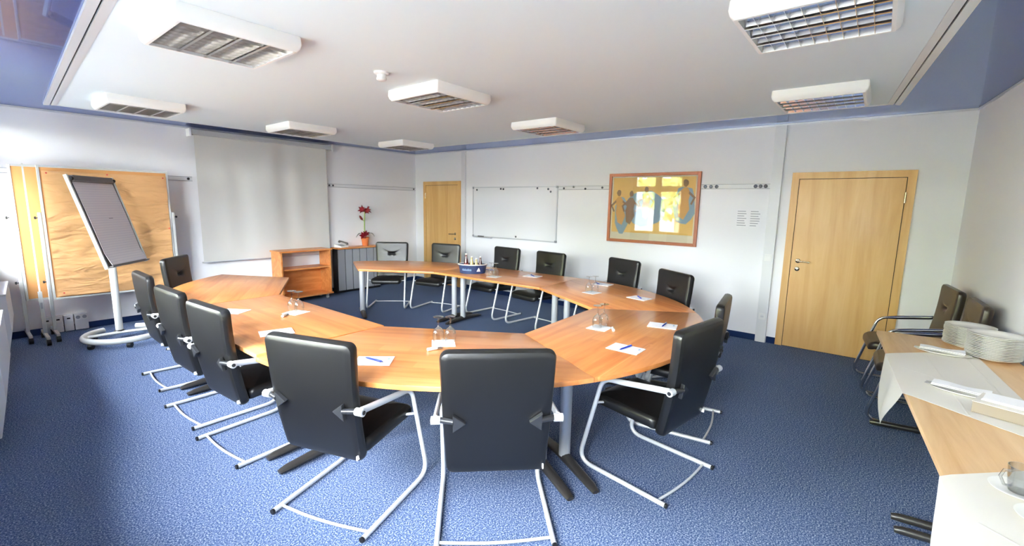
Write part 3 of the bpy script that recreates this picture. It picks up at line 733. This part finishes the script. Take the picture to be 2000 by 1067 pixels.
def fl(dx, dy): return (dx*ca-dy*sa, dx*sa+dy*ca)     # world offset -> local
rc = (-.01, -.17); Rr = .355
ring = []
for i in range(33):
    a_ = rad(112)+rad(310)*i/32; x, y = fl(rc[0]+Rr*math.cos(a_), rc[1]+Rr*math.sin(a_)); ring.append((x, y, .085))
MB().tube(ring, .033, 12).build('base_ring', 'flip_paint', t)
e1, e2 = fl(rc[0]+Rr*math.cos(rad(165)), rc[1]+Rr*math.sin(rad(165))), fl(rc[0]+Rr*math.cos(rad(10)), rc[1]+Rr*math.sin(rad(10)))
MB().tube([(*e1, .085), ((e1[0]+e2[0])/2*.3-.02, (e1[1]+e2[1])/2*.3, .07), (*e2, .08)], .02, 10, rr=[(.035, .016)]*3).build('base_bar', 'flip_paint', t)
for a_ in (205, 265, 330, 20, 130):
    x, y = fl(rc[0]+(Rr-.0)*math.cos(rad(a_)), rc[1]+Rr*math.sin(rad(a_)))
    MB().tube([(x-.02, y, .03), (x+.02, y, .03)], .03, 14).build('castor', 'black_plastic', t)

# ---------------------------------------------------------------- trolley, heater cabinet, phone, plant
BX0, BX1, BY0, BY1, BZ = -3.06, -2.23, -.47, -.13, .85
t = thing('bookcase_trolley', 'low open wooden bookcase on castors in front of the projection screen', 'bookcase', ((BX0+BX1)/2, (BY0+BY1)/2, 0))
hx, hy = (BX1-BX0)/2, (BY1-BY0)/2
MB().span((-hx-.02, -hy-.01, BZ-.025), (hx+.02, hy, BZ)).build('top_board', 'trolley_wood', t, smooth=False, bevel=.003)
MB().span((-hx-.02, -hy-.01, .08), (hx+.02, hy, .105)).build('bottom_board', 'trolley_wood', t, smooth=False, bevel=.003)
for sx in (-1, 1): MB().span((sx*hx, -hy, .105), (sx*(hx-.022), hy, BZ-.025)).build('side_panel', 'trolley_wood', t, smooth=False)
MB().span((-hx+.022, -hy+.02, .535), (hx-.022, hy-.001, .557)).build('shelf', 'trolley_wood', t, smooth=False)
MB().span((-hx+.022, hy-.016, .105), (hx-.022, hy-.002, .534)).build('back_panel', 'trolley_wood', t, smooth=False)
for sx in (-1, 1):
    for sy in (-1, 1):
        cst = MB().tube([(sx*(hx-.06)-.014, sy*(hy-.05), .028), (sx*(hx-.06)+.014, sy*(hy-.05), .028)], .028, 14).build('castor', 'grey_panel', t)
        MB().box((sx*(hx-.06), sy*(hy-.05), .066), (.04, .03, .024)).build('castor_fork', 'steel', cst, smooth=False)
CX0, CX1 = -1.97, -1.06
t = thing('heater_cabinet', 'low grey panelled heater casing with wooden top beneath the potted flower', 'cabinet', ((CX0+CX1)/2, 0, 0))
h = (CX1-CX0)/2
MB().span((-h, -.25, .795), (h, -.001, .82)).build('top_board', 'trolley_wood', t, smooth=False, bevel=.003)
MB().span((-h+.01, -.20, .05), (h-.01, -.05, .795)).build('casing', 'black_plastic', t, smooth=False)
n = 6; w = (2*h-.02)/n
for i in range(n):
    x = -h+.01+w*i
    MB().span((x+.008, -.222, .045), (x+w-.008, -.2005, .785)).build('panel', 'grey_panel', t, smooth=False, bevel=.004)
MB().span((-h, -.18, 0), (h, -.06, .05)).build('plinth', 'black_plastic', t, smooth=False)
t = thing('telephone', 'white desk telephone with dark handset on the heater casing', 'telephone', (-1.83, -.13, .8205), rad(15))
MB().loft([[(-.09, -.09, 0), (.09, -.09, 0), (.09, .09, 0), (-.09, .09, 0)], [(-.085, -.085, .025), (.085, -.085, .025), (.085, .085, .06), (-.085, .085, .06)]]).build('body', 'white', t, smooth=False, bevel=.006)
MB().tube([(.05, -.1, .05), (.05, -.09, .07), (.05, -.04, .085), (.05, .04, .1), (.05, .09, .1), (.05, .1, .085)], .015, 10, rr=[.02, .022, .013, .013, .022, .02]).build('handset', 'chart_grey', t)
for i in range(3):
    for j in range(3): MB().box((-.055+.03*i, -.05+.03*j, .036+.0062*j), (.018, .018, .01)).build('key', 'grey_panel', t, smooth=False)

t = thing('potted_amaryllis', 'orange clay pot with a tall red amaryllis in bloom', 'plant', (-1.335, -.13, .8205))
MB().lathe([(0, 0), (.05, 0), (.068, .13), (.073, .13), (.075, .165), (.066, .165), (.062, .14), (0, .14)], 22, cap=False).build('pot', 'terracotta', t)
MB().lathe([(0, .1405), (.06, .1415), (.03, .15), (0, .155)], 16, cap=False).build('soil', 'bark', t)
MB().tube([(-.005, -.005, .145), (-.008, -.005, .35), (.0, -.003, .55), (.01, 0, .655)], .012, 10, rr=[.013, .012, .011, .01]).build('stem', 'stem', t)
def bloom(base, d, L, name='bloom', npet=6, m_='petal', openness=.62):
    d = Vector(d).normalized(); a = d.orthogonal().normalized(); b_ = d.cross(a); B0 = Vector(base)
    root = None
    for k in range(npet):
        an = 2*PI*k/npet+.3; rdir = a*math.cos(an)+b_*math.sin(an); sd = d.cross(rdir)
        def fn(u, v):
            ww = (math.sin(PI*min(.98, .12+.86*v))**.8)*L*.26*(u*2-1); sp = L*openness*v**1.5
            return B0+d*L*(v-.12*v*v)+rdir*(.008+sp-(u*2-1)**2*.15*L*v)+sd*ww
        pm = MB().sheet(fn, 4, 6, tuple(d*-.0012))
        if root is None: root = pm.build(name, m_, t)
        else: pm.build('petal', m_, root)
bloom((.008, 0, .655), (-.9, -.25, .32), .12); bloom((.012, 0, .655), (.85, -.3, .3), .11); bloom((.0, -.01, .65), (-.1, -1, .15), .1)
MB().tube([(-.004, -.004, .45), (-.03, -.01, .475), (-.055, -.015, .49)], .005, 8).build('bud_stalk', 'stem', t)
MB().tube([(-.05, -.012, .485), (-.075, -.018, .51), (-.1, -.02, .545), (-.115, -.02, .57)], .02, 10, rr=[.008, .022, .02, .004]).build('bud', 'petal', t)
bloom((-.03, -.03, .17), (-.6, -.6, .35), .12); bloom((-.01, -.02, .19), (-.2, -.7, .6), .1)
for dx, dy, L in ((1, .15, .24), (.8, -.3, .17), (-1, -.1, .2), (-.7, .3, .16), (.4, .6, .15)):
    dv = Vector((dx, dy, 0)).normalized(); sv = Vector((-dv.y, dv.x, 0))
    MB().sheet(lambda u, v: Vector((0, 0, .155))+dv*(L*v)+Vector((0, 0, .14*math.sin(PI*v*.62)-.12*v*v))+sv*((u-.5)*.03*math.sin(PI*min(.97, v*.9+.1))), 2, 8, (0, 0, -.002)).build('leaf', 'leaf', t)

# ---------------------------------------------------------------- things on the ring
padm = MB().box((0, 0, .0022), (.148, .21, .0042)).mesh('notepad', 'paper', smooth=False)
def pen(p, ang, label):
    t = thing('ballpoint_pen', label, 'pen', p, ang, 'blue ballpoint pens')
    MB().tube([(-.068, 0, .0065), (-.052, 0, .0065), (.03, 0, .0065)], .0055, 10, rr=[.0015, .0048, .0052]).build('barrel', 'pen_blue', t)
    MB().tube([(.0305, 0, .0065), (.058, 0, .0065), (.06, 0, .0065), (.068, 0, .0065)], .005, 10, rr=[.0058, .0058, .003, .003]).build('grip', 'pen_blue', t)
    MB().box((.038, 0, .0135), (.044, .003, .002)).build('clip', 'print_pale', t, smooth=False)
def pad(x, y, ang, lab, penang=None, plab=None, off=(0, 0)):
    p = Vector((x, y, TZ)); o = bpy.data.objects.new('notepad', padm); C.objects.link(o); o.location = (p.x, p.y, TZ+.0003); o.rotation_euler = (0, 0, ang)
    tag(o, lab, 'notepad', 'white notepads on the table ring')
    l = MB().box((.03, -.08, .00455), (.03, .012, .0002)).build('printed_mark', 'print_pale', o, smooth=False)
    if penang is not None: pen((p.x+off[0], p.y+off[1], TZ+.0047), penang, plab)
pad(-4.888, -3.639, rad(-58.7)+PI/2, 'white notepad with pen before the middle left chair', rad(59.5), 'blue pen on the notepad before the middle left chair', (-.06, -.02))
pad(-4.927, -4.502, rad(-17.5)+PI/2, 'white notepad half hidden behind the front left chair back')
pad(-4.822, -5.490, rad(41.4), 'white notepad on the nearest table beside the front left chair', rad(-81.0), 'blue pen on the notepad of the nearest table')
pad(-3.621, -6.486, rad(0.3), 'large-looking white notepad in front of the front right chair', rad(-8.8), 'blue pen on the notepad before the front right chair')
pad(-2.892, -6.451, rad(14.1), 'white notepad at the rounded right end of the ring', rad(6.6), 'blue pen on the notepad at the rounded right end', (.01, -.01))
pad(-2.001, -5.879, rad(-12.9), 'white notepad below the chair nearest the large door', rad(39.5), 'blue pen on the notepad nearest the large door')
pad(-1.538, -5.227, rad(0.9), 'white notepad before the chair under the framed picture', rad(48.4), 'blue pen on the notepad under the framed picture', (-.03, .05))
pad(-1.635, -4.281, rad(6.0), 'white notepad before the chair at the right whiteboard edge', rad(56.4), 'blue pen on the notepad at the right whiteboard edge')

# goblets
def goblet_mesh(n=20):
    prof = [(.0335, 0), (.0365, .02), (.0375, .045), (.034, .07), (.024, .088), (.010, .098), (.0048, .108), (.0042, .13), (.005, .158), (.012, .1635), (.034, .1665), (.0345, .1685)]
    inner = [(.0, .1695), (.034, .1685)]
    ins = [(.0325, 0), (.0355, .02), (.0365, .045), (.033, .069), (.0225, .086), (.006, .094), (0, .095)]
    mb = MB(); mb.loft([[(r_*math.cos(2*PI*k/n), r_*math.sin(2*PI*k/n), z) for k in range(n)] for r_, z in prof+[(0.0, .1692)]], cap=False); return mb
gm = goblet_mesh().mesh('goblet', 'glassware')
def goblet(p, label, up=False):
    o = bpy.data.objects.new('goblet', gm); C.objects.link(o); o.location = p
    if up: o.location.z += .17; o.rotation_euler = (PI, 0, 0)
    tag(o, label, 'glass', 'stemmed glasses on the table ring')
def setting(x, y, gs, ang, where, opener=None):
    p = Vector((x, y, TZ))
    o = MB().box((0, 0, .0012), (.15, .15, .002)).build('paper_mat', 'paper', None, smooth=False); at(o, (p.x, p.y, TZ+.0003), ang); tag(o, 'small square white paper mat '+where, 'paper mat', 'paper mats under the glasses')
    g0, g1 = Vector(gs[0]), Vector(gs[1]); dd = (g1-g0).normalized(); om = (g0+g1)/2-p.xy; om *= min(1, .035/om.length); om = p.xy+om
    for k, q in enumerate((om-dd*.039, om+dd*.039)): goblet((q.x, q.y, TZ+.0028), ('left' if k == 0 else 'right')+' upturned stemmed glass on the paper mat '+where)
    if opener:
        q = Vector((*opener, TZ)); t = thing('bottle_opener', 'small white bottle opener beside the paper mat '+where, 'bottle opener', (q.x, q.y, TZ+.0005), ang+.5, 'bottle openers')
        MB().tube([(-.045, 0, .011), (.02, 0, .011)], .0105, 12).build('handle', 'cap_white', t, bevel=0)
        MB().box((.038, 0, .006), (.036, .022, .006)).build('blade', 'steel', t, smooth=False)
setting(-4.564, -4.036, ((-4.513, -3.876), (-4.493, -3.952)), rad(16.1), 'on the left table', (-4.679, -4.088))
setting(-4.323, -5.534, ((-4.332, -5.474), (-4.259, -5.554)), rad(-41.2), 'on the nearest table', (-4.455, -5.592))
setting(-3.280, -6.116, ((-3.254, -6.081), (-3.156, -6.099)), rad(2.4), 'at the right end', (-3.263, -6.217))
setting(-2.076, -5.383, ((-2.026, -5.312), (-1.945, -5.354)), rad(-10.7), 'below the framed picture')
setting(-2.018, -3.962, ((-1.993, -3.871), (-1.995, -3.985)), rad(10.8), 'beside the bottle tub')

# tub with bottles
p = Vector((-1.963, -3.536, TZ)); TUB = Vector((p.x, p.y, TZ))
t = thing('bottle_tub', 'dark blue plastic tub with pale rim holding bottles', 'tub', (p.x, p.y, TZ+.0005), rad(-49.5))
MB().loft([[(a_*r_*math.cos(2*PI*k/28), r_*.72*math.sin(2*PI*k/28), z) for k in range(28)] for r_, z, a_ in ((.0, .006, 1), (.16, .006, 1), (.178, .115, 1), (.196, .115, 1), (.198, .108, 1), (.186, .108, 1), (.166, 0, 1), (0, 0, 1))], cap=False).build('shell', 'tub_blue', t)
MB().tube([(.189*math.cos(2*PI*k/28), .189*.72*math.sin(2*PI*k/28), .1165) for k in range(28)], .008, 8, closed=True).build('rim', 'cap_white', t)
def tubpt(a_, z, o=.0015):
    r_ = .1675+z/.108*.0195+o; return Vector((r_*math.cos(a_), r_*.72*math.sin(a_), z))
# facing the camera is local +x... lettering strokes and a peaked emblem
def decal(nm, quads, m_):
    mb = MB()
    for q in quads: mb.loft([[tubpt(a_, z, .0012) for a_, z in q], [tubpt(a_, z, .002) for a_, z in q]])
    return mb
CA = rad(-90+4)
x = -.0
for k in range(9):
    a_ = CA-.86+.085*k; hgt = .03 if k in (1, 3, 6) else .02
    decal('w', [[(a_, .042), (a_+.018, .042), (a_+.018, .042+hgt), (a_, .042+hgt)], [(a_+.018, .042), (a_+.055, .042), (a_+.055, .049), (a_+.018, .049)], [(a_+.018, .056), (a_+.05, .056), (a_+.05, .062), (a_+.018, .062)]], 0).build('lettering', 'print_pale', t, smooth=False)
e0 = CA+.42
decal('e', [[(e0-.16, .032), (e0+.16, .032), (e0+.09, .058), (e0, .085), (e0-.09, .058)]], 0).build('peak_emblem', 'cap_white', t, smooth=False)
def bottle(dx, dy, m_, lab, hh=.24, r_=.03, lb=None, tilt=0):
    b_ = thing('bottle', lab, 'bottle', (TUB.x+dx, TUB.y+dy, TZ+.0075), 0, 'bottles in the blue tub')
    MB().lathe([(0, 0), (r_, 0), (r_, hh*.5), (r_*.85, hh*.6), (.014, hh*.78), (.0125, hh*.93), (0, hh*.93)], 16, cap=False).build('glass_body', m_, b_)
    MB().lathe([(0, hh*.931), (.0145, hh*.931), (.0145, hh), (0, hh)], 12, cap=False).build('cap', 'cap_white', b_)
    if lb: MB().lathe([(r_+.0004, hh*.15), (r_+.0009, hh*.15), (r_+.0009, hh*.45), (r_+.0004, hh*.45)], 16, cap=False).build('paper_label', lb, b_)
lx, ly, fx, fy = .625, -.781, .781, .625
bottle(-lx*.085, -ly*.085, 'bottle_dark', 'dark red glass bottle at the left of the blue tub', .25, .029, 'bottle_pink')
bottle(-lx*.015+fx*.03, -ly*.015+fy*.03, 'bottle_gold', 'pale golden bottle in the middle of the blue tub', .21, .028, 'mat_cream')
bottle(lx*.05-fx*.02, ly*.05-fy*.02, 'bottle_gold', 'pale golden bottle at the front of the blue tub', .19, .026, 'cap_white')
bottle(lx*.1+fx*.03, ly*.1+fy*.03, 'bottle_dark', 'dark bottle with pale label at the right of the blue tub', .21, .026, 'cap_white')
q = Vector((-1.697, -3.467, TZ)); pen((q.x+.06, q.y-.06, TZ+.0005), rad(-70), 'dark pen lying beside the blue bottle tub')

# ---------------------------------------------------------------- buffet tables along the south wall
SL = math.atan(.085)
def yfront(x): return -7.742+.0855*(x+1.862)
def bpt(x, d): return Vector((x, yfront(x), 0))+Vector((math.sin(SL), -math.cos(SL), 0))*d
BD = .66
def buffet(xa, xb, label):
    a_, b_ = bpt(xa, 0), bpt(xb, 0); L = (b_-a_).length; c = (a_+b_)/2
    t = thing('buffet_table', label, 'table', (c.x, c.y, 0), SL, 'buffet tables along the wall')   # local +x away along wall towards the door, -y to wall
    MB().span((-L/2+.001, -BD, TZ-.025), (L/2-.001, 0, TZ)).build('top', 'beech', t, smooth=False, bevel=.002)
    for sx in (-1, 1):
        x = sx*(L/2-.06)
        MB().box((x, -BD/2, TZ-.05), (.05, BD-.08, .04)).build('support_bar', 'foot_black', t, smooth=False, bevel=.004)
        MB().tube([(x, -BD/2, .05), (x, -BD/2, TZ-.072)], .027, 14).build('column', 'foot_black', t)
        MB().tube([(x, -.03, .022), (x, -.06, .026), (x, -BD/2, .034), (x, -BD+.06, .026), (x, -BD+.02, .022)], .02, 10, rr=[.016, .021, .022, .021, .016]).build('foot', 'foot_black', t)
    return t
buffet(-1.862, -3.31, 'light wooden buffet table end with plate stacks near the brown chairs')
buffet(-3.312, -4.78, 'light wooden buffet table closest to the camera at the right edge')
def topper(xc, half_w, depth_back, tipx, tipz, label):
    # square cloth laid diagonally: front corner hangs over the table edge
    t = thing('tablecloth', label, 'tablecloth', (0, 0, 0), 0, 'white diagonal cloths on the buffet')
    def fn(u, v):
        # v: 0 at hanging tip, 1 at wall edge ; split at vs
        vs = .42
        if v < vs:
            k = v/vs; w = half_w*k; x0 = tipx*(1-k)+xc*k; x = x0+w*(1-2*u)
            z = tipz+(TZ+.0025-tipz)*k; p = bpt(x, -.012-.02*(1-k)*math.sin(PI*k)-.014*math.sin(u*9+1)*math.sin(PI*k)*.8); return (p.x, p.y, z)
        k = (v-vs)/(1-vs); w = half_w+depth_back*k*.85; x = xc+w*(1-2*u); p = bpt(x, -.010+(depth_back+.01)*k)
        if k == 0: p = bpt(x, -.012)
        return (p.x, p.y, TZ+.0028+(.0 if k == 0 else .0))
    MB().sheet(fn, 24, 24, (0, 0, .0012)).build('fabric', 'cloth', t)
    # pressed creases
    for d_ in (.2, .4):
        p, q = bpt(xc+half_w+d_*.8, d_), bpt(xc-half_w-d_*.8, d_)
        MB().tube([(p.x, p.y, TZ+.0042), (q.x, q.y, TZ+.0042)], .0035, 6, rr=[(.006, .0012)]*2).build('crease', 'cloth', t)
    p, q = bpt(xc+.12, .03), bpt(xc-.25, .44)
    MB().tube([(p.x, p.y, TZ+.0042), (q.x, q.y, TZ+.0042)], .0035, 6, rr=[(.006, .0012)]*2).build('crease', 'cloth', t)
    return t
topper(-2.955, .385, .47, -2.78, .345, 'white cloth laid diagonally under the napkin plates, its corner hanging')
topper(-4.59, .385, .47, -4.47, .28, 'white cloth laid diagonally at the bottom right corner under the saucers')
# plates
pm = MB().lathe([(0, 0), (.065, 0), (.068, .004), (.095, .010), (.128, .020), (.130, .0225), (.127, .023), (.094, .0135), (.066, .0075), (0, .0065)], 32, cap=False).mesh('plate', 'porcelain')
def stack(p, n, dz, lab, base):
    for i in range(n):
        o = bpy.data.objects.new('dinner_plate', pm); C.objects.link(o); o.location = (p.x+random.uniform(-.002, .002), p.y+random.uniform(-.002, .002), base+i*dz)
        ORD = ['', 'second', 'third', 'fourth', 'fifth', 'sixth', 'seventh', 'eighth']
        nm_ = 'topmost white plate ' if i == n-1 else 'bottom white plate ' if i == 0 else ('white plate %s from the bottom ' % ORD[i] if i < n/2 else 'white plate %s from the top ' % ORD[n-1-i])
        tag(o, nm_+lab, 'plate', 'plates '+lab)
A1, A2 = bpt(-2.02, .475), bpt(-2.30, .535)
stack(A1, 14, .0098, 'of the fully visible plate stack', TZ+.0005)
stack(A2, 15, .0098, 'of the plate stack cut by the picture edge', TZ+.005)
# napkin plates with cutlery
def napkin_plate(p, ang, lab, sc):
    t = thing('serving_plate', 'oval white serving plate '+lab, 'plate', (p.x, p.y, TZ+.0058), ang, 'oval plates with napkins')
    MB().loft([[(r_*sc*math.cos(2*PI*k/32), r_*.5*sc*math.sin(2*PI*k/32), z) for k in range(32)] for r_, z in ((.0, 0), (.11, 0), (.16, .012), (.162, .014), (.158, .0145), (.11, .004), (0, .004))], cap=False).build('dish', 'porcelain', t)
    for j in range(2):
        o = MB().sheet(lambda u, v: ((-.13+.25*u)*sc, (-.05+.1*v)*sc, .002*math.sin(3*u+2*v+j)+.003*math.sin(8*u)*v), 10, 4, (0, 0, .003)).build('napkin', 'paper'); at(o, (p.x, p.y, TZ+.026+.008*j), ang+.08*j)
        tag(o, ('upper' if j else 'lower')+' folded white napkin on the oval plate '+lab, 'napkin', 'folded napkins')
    for j in range(3):
        o = thing('fork', ['outer', 'middle', 'wall-side'][j]+' steel fork under the napkins '+lab, 'fork', (p.x, p.y, TZ+.019+.0), ang, 'forks on the oval plates')
        y = (-.022+.022*j)*sc
        MB().box((-.075*sc, y, .002), (.12*sc, .008, .002)).build('handle', 'steel', o, smooth=False)
        for q in (-1, 0, 1): MB().box((-.149*sc, y+q*.0035, .0025), (.028*sc, .002, .002)).build('tine', 'steel', o, smooth=False)
napkin_plate(bpt(-2.36, .295), rad(-98.6), 'beside the plate stacks', .86)
napkin_plate(bpt(-3.17, .235), rad(-105.1), 'on the middle of the diagonal cloth', .86)
bp_ = bpt(-3.41, .36); t = thing('napkin_basket', 'low beige fabric basket filled with white napkins', 'basket', (bp_.x, bp_.y, TZ+.0058), rad(-108.9))
mb = MB(); W2, D2_, H2 = .17, .085, .05
mb.span((-.12, -D2_, 0), (W2, D2_, .004))
for a_, b_ in (((-.12, -D2_, .004), (W2, -D2_+.006, H2)), ((-.12, D2_-.006, .004), (W2, D2_, H2)), ((-.12, -D2_+.006, .004), (-.114, D2_-.006, H2)), ((W2-.006, -D2_+.006, .004), (W2, D2_-.006, H2))): mb.span(a_, b_)
mb.build('basket', 'fabric_beige', t, smooth=False, bevel=.003)
lin_ = MB().sheet(lambda u, v: (-.122+.294*u, -D2_-.004+(2*D2_+.008)*v, H2+.002+.006*math.sin(PI*u)*math.sin(PI*v)), 10, 6, (0, 0, .002)).build('lining', 'cloth', t)
for j in range(3):
    o = MB().box((0, 0, .002), (.2, .12, .003)).build('napkin', 'paper', None, smooth=False); at(o, (bp_.x, bp_.y, TZ+.0058+H2+.0115+.0038*j), t.rotation_euler.z+.05*j); o.location.x += .02*math.cos(o.rotation_euler.z)
    tag(o, ['lowest', 'middle', 'topmost'][j]+' white napkin of the pile on the beige basket', 'napkin', 'folded napkins')
# saucers with glass cups
sm = MB().loft([[(r_*math.cos(2*PI*k/32), r_*math.sin(2*PI*k/32), z) for k in range(32)] for r_, z in ((0, 0), (.04, 0), (.075, .013), (.076, .015), (.073, .0155), (.04, .005), (0, .005))], cap=False).mesh('saucer', 'porcelain')
def cup_saucer(p, lab, rz):
    o = bpy.data.objects.new('saucer', sm); C.objects.link(o); o.location = (p.x, p.y, TZ+.0058); tag(o, 'white porcelain saucer '+lab, 'saucer', 'saucers at the bottom right')
    t = thing('glass_cup', 'clear glass cup with handle on the saucer '+lab, 'cup', (p.x, p.y, TZ+.0115), rz, 'glass cups')
    n = 20; prof = [(0, .004), (.026, .004), (.031, .03), (.036, .085), (.0375, .085), (.033, .03), (.028, 0), (0, 0)]
    MB().loft([[(r_*math.cos(2*PI*k/n), r_*math.sin(2*PI*k/n), z) for k in range(n)] for r_, z in prof], cap=False).build('bowl', 'glassware', t)
    MB().tube([(.034, 0, .07), (.055, 0, .072), (.064, 0, .05), (.05, 0, .022), (.032, 0, .018)], .0045, 8).build('handle', 'glassware', t)
    s_ = thing('teaspoon', 'steel teaspoon lying on the saucer '+lab, 'spoon', (p.x, p.y, TZ+.0222), rz+1.9, 'teaspoons')
    MB().tube([(.048, -.05, 0), (.045, .0, .001), (.042, .035, .0)], .002, 6).build('handle', 'steel', s_)
    MB().lathe([(0, -.001), (.009, .0), (.011, .003), (.0, .001)], 12, (.041, .045, 0), cap=False).build('bowl', 'steel', s_)
q = Vector((-4.179, -8.125, TZ+.01)); cup_saucer(q, 'farther from the camera', rad(120))
q = Vector((-4.338, -8.161, TZ+.01)); cup_saucer(q, 'cut by the picture corner', rad(120))

# ---------------------------------------------------------------- outside the windows
struct('ground_outside', MB().span((-60, -60, -.9), (-7.61, 60, -.8)), 'bounce_paving', smooth=False)
def tree(x, y, h, r_, label):
    t = thing('garden_tree', label, 'tree', (x, y, -.8), 0, 'trees outside the windows')
    MB().tube([(0, 0, 0), (.05, .03, h*.3), (0, .06, h*.6)], .15, 10, rr=[.2, .15, .1]).build('trunk', 'bark', t)
    mb = MB()
    for i in range(900):
        a_ = Vector((random.gauss(0, 1), random.gauss(0, 1), random.gauss(0, 1))).normalized()*r_*(random.random()**.33)
        c = Vector((0, 0, h*.66))+Vector((a_.x, a_.y, a_.z*1.15)); n1_ = Vector((random.gauss(0, 1), random.gauss(0, 1), random.gauss(0, 1))).normalized(); n2_ = n1_.orthogonal().normalized(); s_ = random.uniform(.12, .24)
        mb.add([c+n1_*s_, c+n2_*s_*.6, c-n1_*s_, c-n2_*s_*.6], [(0, 1, 2, 3)])
    f = mb.build('foliage', 'tree_leaf', t, smooth=False); f['kind'] = 'stuff'
tree(-14.5, -.6, 6.0, 1.9, 'yellow green garden tree outside, straight across from the picture')
tree(-16.0, -5.5, 6.5, 2.1, 'yellow green garden tree outside the middle window')
tree(-13.5, 4.6, 5.5, 1.8, 'yellow green garden tree outside beyond the far corner')

t = thing('sky_block_house', 'added unseen low pale house with slate roof, blocking the low sky', 'building', (-21.0, -4.0, -.8))  # added house, never in view: hides the low sky to dim the east wall
MB().span((-4, -26, 0), (0, 26, 3.0)).build('wall', 'facade', t, smooth=False)
MB().loft([[(x, y, z) for x, z in ((-4.5, 2.9), (.5, 2.9), (-2, 4.3))] for y in (-26.4, 26.4)]).build('roof', 'roof_slate', t, smooth=False)
for i in range(16):
    for z in (1.0,):
        w = MB().span((.0, -24.6+3.2*i, z), (.05, -23.4+3.2*i, z+1.4)).build('window', 'upvc', t, smooth=False)
        MB().span((.052, -24.5+3.2*i, z+.1), (.06, -23.5+3.2*i, z+1.3)).build('pane', 'dark_pane', w, smooth=False)
